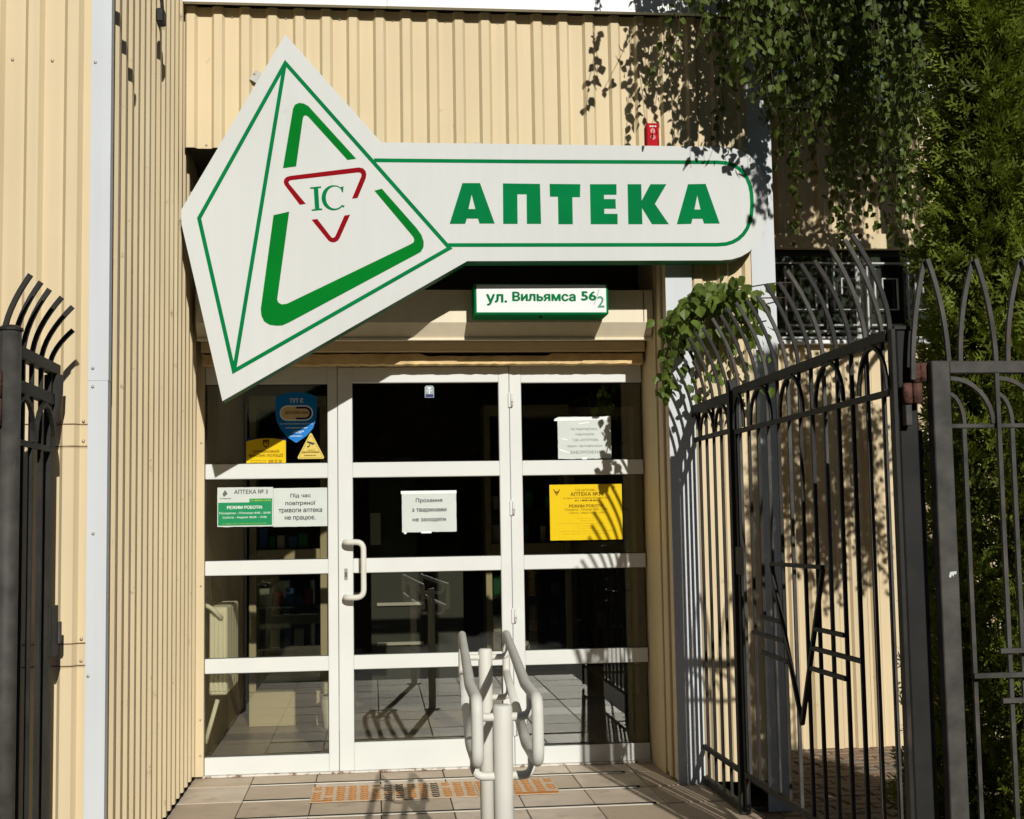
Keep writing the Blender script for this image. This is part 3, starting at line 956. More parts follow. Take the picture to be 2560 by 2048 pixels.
# no animals notice
o = sheet('no_animals_notice', PET, PAPER, 'white taped notice asking not to enter with animals, on the door glass', 'notice', torn=.0012, seed=4)
p = Page(o, PET, (270, 180, 1735, 1290))
p.rect('tape', 245, 178, 1745, 262, PAPERT, .0010)
p.rect('tape', 780, 1270, 1060, 1325, PAPERT, .0010)
p.rect('tape', 320, 1280, 385, 1335, PAPERT, .0010)
p.text('Прохання', 645, 385, 1355, 515, INK, .0006)
p.text('з тваринами', 540, 655, 1465, 775, INK, .0006)
p.text('не заходити', 555, 920, 1445, 1025, INK, .0006)
p.dashes([(420, 620, 225, 14), (700, 840, 228, 26), (980, 1010, 225, 24), (1150, 1320, 225, 26), (1380, 1420, 225, 14), (1500, 1600, 225, 26)], INKG, 5)
# filming forbidden notice
o = sheet('filming_notice', TERR, PAPER, 'crumpled white filming-forbidden notice on the right side window', 'notice', torn=.0018, seed=6)
p = Page(o, TERR, (180, 60, 850, 595))
p.area('tape', [(135, 108), (165, 112), (840, 100), (842, 50), (740, 62), (165, 72), (140, 88)], PAPERT, .0010)
p.rect('tape', 480, 575, 540, 605, PAPERT, .0010)
p.text('На території всіх', 345, 198, 680, 238, INKG)
p.text('підрозділів', 400, 266, 635, 302, INKG)
p.text('ТДВ «ІНТЕРХІМ»', 360, 340, 690, 376, INKG)
p.text('відео і фотофіксація', 300, 415, 735, 452, INKG)
p.text('ЗАБОРОНЕНА', 330, 492, 720, 530, INKG)
for pts in ([(225, 330), (300, 345), (300, 355), (225, 345)], [(188, 465), (240, 480), (330, 515), (325, 525), (230, 495), (188, 480)], [(440, 142), (590, 122), (570, 140), (450, 155)]):
    p.area('crease', pts, PAPERT, .0009)
# yellow opening hours
o = sheet('yellow_hours_sheet', YEL, YELP, 'yellow opening-hours sheet on the right side window', 'notice', torn=.0006, seed=7)
p = Page(o, YEL, (75, 915, 995, 1625))
p.area('triangle_logo', [(120, 975), (165, 1058), (210, 975), (196, 975), (165, 1035), (134, 975)], INKB)
p.rect('logo_bar', 140, 1000, 192, 1022, INKB, .0006)
p.text('ТОВ «ІНТЕРХІМ»', 400, 974, 660, 1002, INKB)
p.text('АПТЕКА №3', 340, 1015, 720, 1062, INKB, .0005)
p.text('м. Одеса, просп. Академіка Вільямса, 56/2', 250, 1076, 820, 1106, INKB)
p.dashes([(395, 445, 1124, 16), (465, 675, 1122, 18)], INKB, 9)
p.text('РЕЖИМ РОБОТИ', 320, 1172, 750, 1210, INKB, .0005)
p.text("Понеділок - П'ятниця 08:00 - 20:00", 265, 1220, 805, 1256, INKB)
p.text('Субота - Неділя 08:00 - 19:00', 315, 1264, 770, 1296, INKB)
FADED = mat('faded_brown_ink', (0.52, 0.34, 0.0), 0.7)
p.dashes([(420, 650, 1350, 8), (460, 630, 1380, 8), (165, 780, 1414, 8), (395, 690, 1446, 8), (420, 650, 1476, 8), (185, 880, 1512, 9), (230, 780, 1546, 9)], FADED, 11)
# blue sticker
o = tag(plate('pharmacy_sticker', BLUE, YP, YP + .0006, BLUEP), 'blue shield-shaped sticker with a capsule emblem in the left top pane', 'sticker')
p = Page(o, (BLUE[0][0], BLUE[5][0], BLUE[10][1], BLUE[3][1]), (700, 160, 1500, 1155))
p.text('ТУТ Є', 975, 282, 1235, 372, INKW, .0006)


def stadium(u0, v0, u1, v1, n=10):
    r = (v1 - v0) / 2
    c = (v0 + v1) / 2
    return [(u0 + r + r * math.cos(math.radians(90 + 180 * i / n)), c + r * math.sin(math.radians(90 + 180 * i / n))) for i in range(n + 1)] + \
           [(u1 - r + r * math.cos(math.radians(270 + 180 * i / n)), c + r * math.sin(math.radians(270 + 180 * i / n))) for i in range(n + 1)]


p.area('capsule', stadium(775, 420, 1430, 722), INKW, .0004)
p.area('capsule_half', stadium(800, 445, 1405, 697), NAVY, .0006)
p.area('capsule_half', [q for q in stadium(800, 445, 1405, 697) if q[0] < 1000] + [(1095, 445), (1095, 697)], TANP, .0008)
p.area('capsule_core', stadium(850, 485, 1360, 660), TANP, .0010)
p.text('ДОСТУПНІ ЛІКИ', 882, 535, 1335, 602, INK, .0003, .0013)
p.text('за електронним рецептом', 780, 768, 1420, 802, INKW)
p.dashes([(890, 1310, 860, 18), (1060, 1250, 928, 14), (1030, 1210, 956, 14), (975, 1220, 1022, 14)], INKW, 13)
# police call sticker
x0, x1, z0, z1 = POLICE
o = tag(plate('police_call_sticker', [(x0, z0), (x1, z0), (x1, z1 - .002), (x0, z1 - .002)], YP, YP + .0006, NAVY),
        'yellow emergency police call sticker at the bottom of the left top pane', 'sticker')
p = Page(o, POLICE, (118, 1050, 900, 1572))
p.area('yellow_field', [(122, 1570), (897, 1570), (897, 1118), (800, 1090), (650, 1070), (500, 1064), (350, 1076), (220, 1098), (122, 1125)], YELP)
p.area('shield_mark', [(445, 1092), (572, 1092), (572, 1190), (550, 1225), (508, 1252), (466, 1225), (445, 1190)], INKB, .0007)
p.area('trident_mark', [(470, 1140), (482, 1140), (490, 1180), (502, 1180), (506, 1140), (514, 1140), (518, 1180), (528, 1180), (536, 1140), (548, 1140), (544, 1205), (508, 1215), (474, 1205)], YELP, .0010)
p.text('ТЕРМІНОВИЙ', 245, 1290, 765, 1348, INKB, .0005)
p.text('ВИКЛИК ПОЛІЦІЇ', 175, 1368, 840, 1436, INKB, .0005)
p.dashes([(205, 510, 1502, 10), (205, 510, 1540, 10)], INKB, 15)
p.text('030 22 20', 560, 1490, 815, 1552, INKB, .0004)
# camera warning triangle
cx = (TRI[0] + TRI[1]) / 2
tp = fillet([((TRI[0] + cx) / 2, 0, TRI[2]), (TRI[1], 0, TRI[2]), (cx, 0, TRI[3] + .012), (TRI[0], 0, TRI[2]), ((TRI[0] + cx) / 2 + .001, 0, TRI[2])], 0.016, 5)
o = tag(plate('camera_warning_sticker', [(v.x, v.z) for v in tp], YP, YP + .0006, YST), 'pale yellow triangular camera warning sticker beside the police sticker', 'sticker')
tp2 = fillet([((TRI[0] + cx) / 2, 0, TRI[2] + .006), (TRI[1] - .010, 0, TRI[2] + .006), (cx, 0, TRI[3] - .004), (TRI[0] + .010, 0, TRI[2] + .006), ((TRI[0] + cx) / 2 + .001, 0, TRI[2] + .006)], 0.012, 5)
stroke('border_line', [(v.x, v.z) for v in tp2], 0.0014, YP - .0005, YP - .0001, INKB, o)
p = Page(o, TRI, (1110, 980, 1665, 1468))
p.area('camera_mark', [(1325, 1120), (1450, 1155), (1462, 1180), (1425, 1195), (1312, 1150)], INK)
p.area('camera_mark', [(1360, 1178), (1375, 1182), (1370, 1220), (1330, 1250), (1315, 1240), (1318, 1215), (1352, 1212)], INK, .0006)
p.text('УВАГА', 1320, 1283, 1470, 1316, INKB)
p.text('ВІДЕОСПОСТЕРЕЖЕННЯ', 1215, 1324, 1550, 1358, INKB, .0004)
p.dashes([(1255, 1490, 1402, 22)], INKB, 17)
# little door sticker
x0, x1, z0, z1 = DSTICK
o = tag(plate('door_sticker', [(x0, z0), (x1, z0), (x1, z1 - .008), (x1 - .008, z1), (x0 + .008, z1), (x0, z1 - .008)], YP, YP + .0006, mat('slate_sticker', (0.28, 0.33, 0.36), 0.5)),
        'tiny grey-blue sticker at the top of the door glass', 'sticker')
p = Page(o, DSTICK, (0, 0, 100, 100))
p.rect('dark_foot', 8, 72, 92, 96, NAVY)
p.area('figure_mark', [(44, 68), (56, 68), (54, 30), (72, 22), (70, 14), (30, 14), (28, 22), (46, 30)], INKW, .0006)
p.rect('figure_mark', 18, 40, 40, 46, INKW, .0006)
p.rect('figure_mark', 60, 40, 82, 46, INKW, .0006)

# ------------------------------------------------------------------ double handrail on the porch
H = thing('handrail', (0.36, 4.1, 0.0), 'cream tubular double handrail standing in front of the door', 'handrail')
for (px_, py_) in ((0.398, 4.832), (0.317, 3.352)):
    bm = bmesh.new()
    sweep_into(bm, [(px_, py_, 0.004), (px_, py_, 0.822), (px_, py_, 0.828), (px_, py_, 0.8305)], [0.0253, 0.0253, 0.0232, 0.018], 20)
    po = bm_obj('post', bm, RAILP, H, True)
    bm = bmesh.new()
    sweep_into(bm, [(px_, py_, 0.0015), (px_, py_, 0.0105)], 0.055, 20)
    bm_obj('base_plate', bm, RAILP, po)
for xf, xm, xn in ((0.332, 0.247, 0.242), (0.500, 0.392, 0.387)):
    def xat(y):
        return xf + (xm - xf) * (5.1 - y) / 1.6 if y > 3.5 else xm + (xn - xm) * (3.5 - y) / .3
    q = [(xat(4.2), 4.2, .71), (xf, 5.1, .71), (xf, 5.1, .862), (xat(3.5), 3.5, .862), (xn, 3.2, .862), (xn, 3.2, .712), (xat(3.5), 3.5, .71), (xat(4.2) - .0001, 4.199, .71)]
    tube('rail_loop', fillet(q, 0.036, 6), 0.0146, RAILP, H, 14)
    for (px_, py_) in ((0.398, 4.832), (0.317, 3.352)):
        x = xat(py_)
        for zb, zt in ((.800, .862), (.656, .71)):
            tube('bracket', fillet([(px_, py_, zb), (x, py_, zb), (x, py_, zt)], 0.035, 6), 0.0108, RAILP, H, 10)

# ------------------------------------------------------------------ gates and railings


def bar_mesh(name, x, y, z0, z1, m, parent, dx=0.0, h=0.30, lean=0.0, r=0.0063):
    pts = [(x, y, z0), (x, y, z1)]
    if dx:
        for i in range(1, 9):
            t = i / 8
            pts.append((x + dx * t ** 1.8, y + lean * t, z1 + h * t))
    bm = bmesh.new()
    sweep_into(bm, pts, r, 4, True, True)
    return bm_obj(name, bm, m, parent)


def arch_y(x, y0, y1, zb, h, m, parent):
    c, w = (y0 + y1) / 2, (y1 - y0) / 2
    return tube('arch', [(x, c - w * math.cos(math.pi * i / 12), zb + h * math.sin(math.pi * i / 12)) for i in range(13)], 0.0062, m, parent, square=True)


GX = 1.600
G = thing('gate_leaf', (GX, 4.83, 0.0), 'tall dark iron gate leaf with winged emblem and curved spikes, swung open', 'gate')
rr = random.Random(21)
for y in (3.935, 5.730):
    box('stile', GX - .0075, GX + .0075, y - .017, y + .017, 0.03, 1.86, IRON, G, 0.002)
box('top_rail', GX - .014, GX + .014, 3.953, 5.712, 1.826, 1.860, IRON, G, 0.002)
box('middle_rail', GX - .009, GX + .009, 3.953, 5.712, 1.655, 1.675, IRON, G, 0.002)
box('bottom_rail', GX - .011, GX + .011, 3.953, 5.712, 0.168, 0.192, IRON, G, 0.002)
by = [4.013 + 0.1375 * k for k in range(13)]
for k, y in enumerate(by):
    bar_mesh('spike_bar', GX, y, 0.192, 1.84, IRONL if rr.random() < .35 else IRON, G, -0.112 + rr.uniform(-.008, .008), 0.315 + rr.uniform(-.01, .01), rr.uniform(-.012, .012))
bar_mesh('spike_bar', GX, 3.945, 1.84, 1.86, IRON, G, -0.112, 0.30)
for y0, y1 in ((3.953, 4.19), (4.339, 4.624), (4.766, 5.047), (5.162, 5.455), (5.56, 5.71)):
    arch_y(GX - .013, y0, y1, 1.675, 0.145, IRON, G)
ex = GX - .0165
for a, b in (((5.215, 1.100), (4.600, 1.106)), ((5.215, 1.095), (4.887, 0.514)), ((4.600, 1.100), (4.887, 0.520)), ((5.365, .881), (5.108, .876)), ((5.505, .808), (5.070, .806)),
             ((5.375, .736), (5.030, .729)), ((4.700, .882), (4.400, .883)), ((4.735, .810), (4.245, .812)), ((4.760, .735), (4.395, .738))):
    tube('emblem_bar', [(ex, a[0], a[1]), (ex, b[0], b[1])], 0.0075, IRON, G, square=True)
box('latch_plate', GX - .024, GX - .018, 5.60, 5.715, 1.04, 1.16, IRON, G, 0.002)

F = thing('iron_railing', (GX, 6.18, 0.0), 'dark iron spiked railing panel between the gate leaf and the door pillar', 'railing')
for y in (5.775, 6.590):
    box('post', GX - .022, GX + .022, y - .022, y + .022, 0.003, 1.90, IRON, F, 0.002)
box('top_rail', GX - .016, GX + .016, 5.798, 6.567, 1.802, 1.848, IRON, F, 0.002)
box('middle_rail', GX - .010, GX + .010, 5.798, 6.567, 1.665, 1.687, IRON, F, 0.002)
box('bottom_rail', GX - .010, GX + .010, 5.798, 6.567, 0.165, 0.187, IRON, F, 0.002)
box('sill_bar', GX - .016, GX + .016, 5.798, 6.567, 0.004, 0.036, IRON, F, 0.002)
for k in range(6):
    bar_mesh('spike_bar', GX, 5.845 + .135 * k, 0.036, 1.83, IRON, F, -0.112 + rr.uniform(-.008, .008), 0.32, rr.uniform(-.012, .012))
for y0, y1 in ((5.80, 6.03), (6.06, 6.31), (6.33, 6.566)):
    arch_y(GX - .014, y0, y1, 1.687, 0.11, IRON, F)
box('flat_stile', GX - .004, GX + .004, 6.50, 6.565, 0.188, 1.664, IRONL, F, 0.002)

P1 = thing('gate_post', (1.655, 3.985, GZ), 'square dark gate post with pyramid cap by the hedge', 'post')
box('shaft', 1.625, 1.685, 3.957, 4.016, GZ - .045, 1.862, BLACKI, P1, 0.004)
mesh('cap', [(1.617, 3.949, 1.8625), (1.693, 3.949, 1.8625), (1.693, 4.024, 1.8625), (1.617, 4.024, 1.8625), (1.655, 3.9865, 1.886),
             (1.617, 3.949, 1.872), (1.693, 3.949, 1.872), (1.693, 4.024, 1.872), (1.617, 4.024, 1.872)],
     [(0, 3, 2, 1), (0, 1, 6, 5), (1, 2, 7, 6), (2, 3, 8, 7), (3, 0, 5, 8), (5, 6, 4), (6, 7, 4), (7, 8, 4), (8, 5, 4)], IRON, P1)
for x, z0, z1 in ((1.668, 1.693, 1.752), (1.694, 1.695, 1.752), (1.640, 1.628, 1.690), (1.672, 1.628, 1.690)):
    tube('hinge_barrel', [(x, 3.925, z0), (x, 3.925, z1)], 0.0155, RUST, P1, 10)
box('hinge_plate', 1.632, 1.652, 3.922, 3.952, 1.560, 1.627, IRONL, P1, 0.002)

# fence panel on the right, facing the camera
FX = thing('iron_fence', (2.4, 3.9, GZ), 'grey iron fence panel with paired pointed spikes before the hedge', 'fence')
box('stile', 1.702, 1.760, 3.880, 3.925, GZ - .045, 1.755, IRONL, FX, 0.003)
box('top_rail', 1.7605, 3.20, 3.884, 3.921, 1.716, 1.7545, IRONL, FX, 0.003)
box('middle_rail', 1.7605, 3.20, 3.898, 3.916, 1.548, 1.562, IRONL, FX, 0.002)
box('bottom_rail', 1.7605, 3.20, 3.890, 3.915, 0.10, 0.125, IRONL, FX, 0.002)
for k in range(9):
    xb = 1.911 + .1535 * k
    bar_mesh('bar', xb, 3.888, 0.125, 1.716, IRONL, FX)
    bar_mesh('bar', 1.808 + .1545 * k, 3.908, 0.125, 1.548, IRONL, FX)
    x0 = 1.764 if k == 0 else xb - .1535 + .007
    # quarter arches springing up beside each long bar
    tube('arch', [(xb - .012 - .132 * (1 - math.cos(math.pi / 2 * i / 8)), 3.900, 1.562 + .140 * math.sin(math.pi / 2 * i / 8)) for i in range(9)], 0.0062, IRONL, FX, square=True)
    tube('arch', [(1.812 + .1545 * k - .050 * (1 - math.cos(math.pi / 2 * i / 6)), 3.912, 1.562 + .095 * math.sin(math.pi / 2 * i / 6)) for i in range(7)], 0.0055, IRONL, FX, square=True)
    l, r_, tx = 1.654 + .1540 * k, 1.762 + .1520 * k, 1.708 + .1555 * k
    for a, yy in ((l, 3.912), (r_, 3.894)):
        z0 = 1.700 if a < 1.70 else 1.752
        pts = [(a + (tx - a) * (0.10 * t + 0.90 * t ** 2.1), yy, z0 + (2.073 - z0) * t) for t in [i / 8 for i in range(9)]]
        tube('spike', pts, 0.0066, IRONL, FX, square=True)
for z, x0 in ((.873, 1.876), (.801, 1.790), (.725, 1.876)):
    tube('emblem_bar', [(x0, 3.877, z), (x0 + .36, 3.877, z)], 0.0072, IRONL, FX, square=True)
plate('torn_sticker', [(1.727, 1.098), (1.731, 1.112), (1.752, 1.114), (1.750, 1.104), (1.744, 1.106), (1.741, 1.097), (1.737, 1.104), (1.732, 1.094)], 3.8785, 3.8795, PAPER, FX)
PP = thing('pipe_post', (1.698, 3.99, GZ), 'slim grey pipe post between the gate post and fence panel', 'post')
tube('pipe', [(1.710, 4.02, GZ - .045), (1.710, 4.02, 1.55)], 0.0125, IRONL, PP, 10)
for z in (0.95, 1.47):
    tube('strap', [(1.710, 4.02, z), (1.710, 4.02, z + .02)], 0.0155, INK, PP, 10)
# left gate leaf and its post
LX = -0.996
P2 = thing('gate_post', (-1.030, 3.90, GZ), 'round dark gate post with flat cap at the left edge', 'post')
bm = bmesh.new()
sweep_into(bm, [(-1.030, 3.90, GZ - .045), (-1.030, 3.90, 1.853)], 0.031, 20)
bm_obj('shaft', bm, IRONL, P2, True)
bm = bmesh.new()
sweep_into(bm, [(-1.030, 3.90, 1.8535), (-1.030, 3.90, 1.860), (-1.030, 3.90, 1.869)], [0.036, 0.036, 0.022], 20)
bm_obj('cap', bm, IRON, P2)
for z0, z1 in ((1.66, 1.735), (1.578, 1.655)):
    tube('hinge_barrel', [(-1.056, 3.862, z0), (-1.056, 3.862, z1)], 0.016, RUST, P2, 10)
box('hinge_plate', -1.062, -1.046, 3.845, 3.86, 1.50, 1.576, IRON, P2, 0.002)
G2 = thing('gate_leaf', (-1.045, 4.2, 0.0), 'narrow dark iron gate leaf with curved spikes beside the left post', 'gate')
LB = -1.045
box('top_rail', LB - .016, LB + .016, 3.935, 4.515, 1.792, 1.828, IRON, G2, 0.002)
box('middle_rail', LB - .012, LB + .012, 3.935, 4.455, 1.690, 1.728, IRON, G2, 0.002)
box('lower_rail', LB - .008, LB + .008, 3.935, 4.455, 1.535, 1.553, IRON, G2, 0.002)
box('bottom_rail', LB - .011, LB + .011, 3.935, 4.455, 0.168, 0.192, IRON, G2, 0.002)
box('stile', LB - .024, LB + .002, 4.457, 4.500, 0.03, 1.791, IRON, G2, 0.003)
plate('gusset', [(LB + .0025, 1.7905), (LB + .030, 1.7905), (LB + .028, 1.730), (LB + .0025, 1.600)], 4.462, 4.498, IRON, G2)
for yb, tx, zt in ((3.880, -.971, 2.013), (3.996, -.970, 2.013), (4.100, -.970, 2.010), (4.205, -.958, 2.004), (4.320, -.949, 1.992), (4.435, -.973, 1.934)):
    bar_mesh('spike_bar', LB, yb, 0.192, 1.815, IRON, G2, tx - LB, zt - 1.815, rr.uniform(-.006, .006), r=.0068)
arch_y(LB + .013, 3.96, 4.19, 1.553, 0.125, IRON, G2)
arch_y(LB + .013, 4.21, 4.445, 1.553, 0.125, IRON, G2)
box('lock_case', LB + .014, LB + .026, 4.39, 4.48, 0.88, 1.04, IRON, G2, 0.002)
box('latch_tongue', LB + .020, LB + .032, 4.481, 4.505, 0.915, 0.985, IRONL, G2, 0.002)

# ------------------------------------------------------------------ anti-slip mat before the door
T = thing('tread_mat', (0.284, 6.52, 0.0), 'pale anti-slip mat with rows of orange chevrons before the door', 'mat')
for x0, x1 in ((-0.305, 0.088), (0.090, 0.482), (0.484, 0.873)):
    box('mat_plate', x0, x1, 6.345, 6.705, 0.0022, 0.0050, MATB, T, 0.0006)
chev = {}
for nm, m in (('o', ORANGE), ('b', BLACKT)):
    me = bpy.data.meshes.new('chevron')
    me.from_pydata([(-.018, .014, 0), (0, -.001, 0), (.018, .014, 0), (.018, .003, 0), (0, -.013, 0), (-.018, .003, 0),
                    (-.016, .013, .0028), (0, -.002, .0028), (.016, .013, .0028), (.016, .004, .0028), (0, -.011, .0028), (-.016, .004, .0028)], [],
                   [(6, 11, 10, 7), (7, 10, 9, 8), (0, 6, 7, 1), (1, 7, 8, 2), (2, 8, 9, 3), (3, 9, 10, 4), (4, 10, 11, 5), (5, 11, 6, 0)])
    me.materials.append(m)
    chev[nm] = me
rr = random.Random(31)
for c in range(21):
    x = -0.277 + c * 0.0562
    blk = c in (6, 7, 10)
    for k in range(8):
        if rr.random() < .05:
            continue
        o = link('chevron', chev['b' if blk and rr.random() < .8 else 'o'], None, T, (x, 6.372 + k * 0.0435, 0.0052))
        o.rotation_euler.z = rr.uniform(-.08, .08)
        o.scale = (rr.uniform(1.0, 1.15), rr.uniform(1.05, 1.25), 1)
for x0, x1, y0, y1 in ((0.66, 0.862, 6.352, 6.392), (-0.298, -0.20, 6.352, 6.376)):
    box('worn_patch', x0, x1, y0, y1, 0.0052, 0.0064, ORANGE, T, 0.0)
# ------------------------------------------------------------------ things inside the shop
RD = thing('radiator', (-0.82, 7.5, 0.30), 'white ribbed radiator just inside the left side window', 'radiator')
for k in range(7):
    y = 7.215 + k * 0.085
    bm = bmesh.new()
    bm_box(bm, -0.866, -0.772, y, y + .076, 0.40, 0.86, 0.008)
    sec = bm_obj('section', bm, RADM, RD)
    if k == 0:
        for j in range(4):
            box('fin', -0.862 + j * .0225, -0.845 + j * .0225, y - .010, y - .0004, 0.42, 0.835, RADM, sec, 0.003)
tube('pipe', fillet([(-0.90, 7.18, 0.88), (-0.85, 7.17, 0.86), (-0.80, 7.20, 0.80)], .03), 0.012, RADM, RD, 10)
tube('pipe', [(-0.88, 7.17, 0.16), (-0.82, 7.20, 0.38)], 0.012, RADM, RD, 10)

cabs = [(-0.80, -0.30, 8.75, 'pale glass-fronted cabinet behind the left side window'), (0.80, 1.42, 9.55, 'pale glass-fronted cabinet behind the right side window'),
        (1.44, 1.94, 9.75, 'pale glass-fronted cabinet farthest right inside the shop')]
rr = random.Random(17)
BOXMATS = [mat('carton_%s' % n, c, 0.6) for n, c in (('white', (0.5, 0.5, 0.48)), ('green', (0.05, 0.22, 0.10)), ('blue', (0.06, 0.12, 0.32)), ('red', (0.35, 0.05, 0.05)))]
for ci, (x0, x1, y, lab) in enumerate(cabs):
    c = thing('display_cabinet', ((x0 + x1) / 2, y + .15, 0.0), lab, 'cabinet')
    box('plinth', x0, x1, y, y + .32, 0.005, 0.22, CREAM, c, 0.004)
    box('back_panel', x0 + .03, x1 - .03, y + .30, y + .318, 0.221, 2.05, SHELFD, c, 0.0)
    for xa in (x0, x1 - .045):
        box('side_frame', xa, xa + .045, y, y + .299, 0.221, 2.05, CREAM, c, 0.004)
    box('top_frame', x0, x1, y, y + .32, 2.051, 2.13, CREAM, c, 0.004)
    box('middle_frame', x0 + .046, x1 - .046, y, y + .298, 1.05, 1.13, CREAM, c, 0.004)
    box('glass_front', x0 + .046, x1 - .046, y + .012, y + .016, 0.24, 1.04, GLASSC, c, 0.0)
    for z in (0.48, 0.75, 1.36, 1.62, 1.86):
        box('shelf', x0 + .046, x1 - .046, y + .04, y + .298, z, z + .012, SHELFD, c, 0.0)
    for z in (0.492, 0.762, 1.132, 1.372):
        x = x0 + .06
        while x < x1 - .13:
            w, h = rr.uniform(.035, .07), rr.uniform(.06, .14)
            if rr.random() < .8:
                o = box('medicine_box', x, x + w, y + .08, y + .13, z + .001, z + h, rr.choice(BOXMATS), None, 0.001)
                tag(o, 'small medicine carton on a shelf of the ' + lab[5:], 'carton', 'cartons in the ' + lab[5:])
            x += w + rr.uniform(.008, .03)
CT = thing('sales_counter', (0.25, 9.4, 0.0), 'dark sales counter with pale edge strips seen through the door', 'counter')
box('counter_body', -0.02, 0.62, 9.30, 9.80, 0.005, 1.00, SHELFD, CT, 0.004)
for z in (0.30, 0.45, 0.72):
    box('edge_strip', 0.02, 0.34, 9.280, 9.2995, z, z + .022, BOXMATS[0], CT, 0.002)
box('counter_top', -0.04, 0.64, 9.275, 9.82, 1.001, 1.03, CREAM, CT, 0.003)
o = plate('inner_notice', [(-.02, 1.14), (.05, 1.14), (.05, 1.36), (-.02, 1.36)], 9.268, 9.2685, PAPER)
tag(o, 'narrow white notice inside the shop above the counter', 'notice')
CS = thing('counter_screen', (0.01, 9.28, 1.03), 'dark upright screen panel on the sales counter', 'screen')
box('screen_panel', -0.03, 0.30, 9.272, 9.285, 1.031, 1.75, SHELFD, CS, 0.002)
PT = thing('flower_pot', (-0.235, 8.55, 0.004), 'cream bucket-shaped pot on the shop floor', 'pot')
bm = bmesh.new()
sweep_into(bm, [(-0.235, 8.55, 0.006), (-0.235, 8.55, 0.02), (-0.235, 8.55, 0.20), (-0.235, 8.55, 0.215), (-0.235, 8.55, 0.216)], [0.075, 0.082, 0.105, 0.112, 0.09], 24)
bm_obj('pot_body', bm, RADM, PT, False)
bm = bmesh.new()
sweep_into(bm, [(-0.235, 8.55, 0.2165), (-0.235, 8.55, 0.221)], [0.088, 0.080], 20)
bm_obj('soil', bm, GROUT, PT)

# ------------------------------------------------------------------ leaves


def add_leaf(V, Fc, p, d, n, l, w):
    """a pointed leaf folded along its rib: base p, direction d, normal n"""
    s = d.cross(n)
    b = len(V)
    f = n * (l * .10)
    for u, v, k in ((0, 0, 0), (.34, .18, 0.6), (.50, .40, 1), (.34, .66, 0.6), (0, 1.0, -.4), (-.34, .66, 0.6), (-.50, .40, 1), (-.34, .18, 0.6), (0, .42, 0)):
        V.append(p + s * (u * w) + d * (v * l) + f * k)
    for i in range(8):
        Fc.append((b + 8, b + i, b + (i + 1) % 8))


def rnd_dir(rr):
    while True:
        v = Vector((rr.uniform(-1, 1), rr.uniform(-1, 1), rr.uniform(-1, 1)))
        if .05 < v.length < 1:
            return v.normalized()


def bez(a, b, c, t):
    return a * (1 - t) ** 2 + b * 2 * t * (1 - t) + c * t * t


# weeping birch behind the corner
BT = thing('birch_tree', (3.62, 7.15, GZ), 'weeping birch with dark trailing leaf strands over the corner trim', 'tree')
rr = random.Random(101)
bm = bmesh.new()
sweep_into(bm, [(3.62, 7.15, GZ - .1), (3.60, 7.12, 1.2), (3.55, 7.05, 2.8), (3.50, 7.0, 4.2), (3.42, 6.95, 5.6), (3.40, 6.9, 7.0)], [.115, .095, .082, .068, .045, .016], 12)
bm_obj('trunk', bm, BARK, BT, True)
limbs = [  # end of limb, number of strands, strand bottoms (lowest, highest), where along the limb they begin
    ((1.40, 5.75, 4.30), 15, 3.50, 3.82, .86), ((1.66, 5.80, 4.35), 30, 3.30, 3.74, .88), ((1.84, 5.98, 4.35), 36, 3.18, 3.68, .90), ((2.02, 5.82, 4.35), 12, 3.05, 3.55, .92),
    ((2.16, 4.62, 4.60), 12, 3.46, 3.92, .97), ((2.15, 6.35, 4.40), 30, 2.90, 3.65, .8), ((2.42, 6.60, 4.50), 24, 2.65, 3.55, .75), ((2.80, 6.80, 4.50), 24, 2.60, 3.50, .7),
    ((2.30, 7.45, 4.50), 38, 3.70, 4.10, .55), ((2.75, 7.60, 4.55), 42, 3.70, 4.10, .55), ((3.15, 7.50, 4.60), 36, 3.62, 4.10, .55), ((2.15, 7.20, 4.60), 28, 3.66, 4.05, .6),
    ((3.10, 5.75, 4.40), 8, 2.90, 3.60, .7), ((2.60, 7.30, 4.55), 16, 2.75, 3.60, .75), ((3.10, 7.10, 4.60), 18, 2.60, 3.50, .75), ((3.95, 5.90, 4.6), 8, 2.6, 3.4, .7),
    ((2.98, 5.55, 3.02), 44, 1.85, 2.45, .72), ((3.40, 5.35, 3.05), 52, 1.80, 2.50, .72)]
V, Fc = [], []
bmt = bmesh.new()
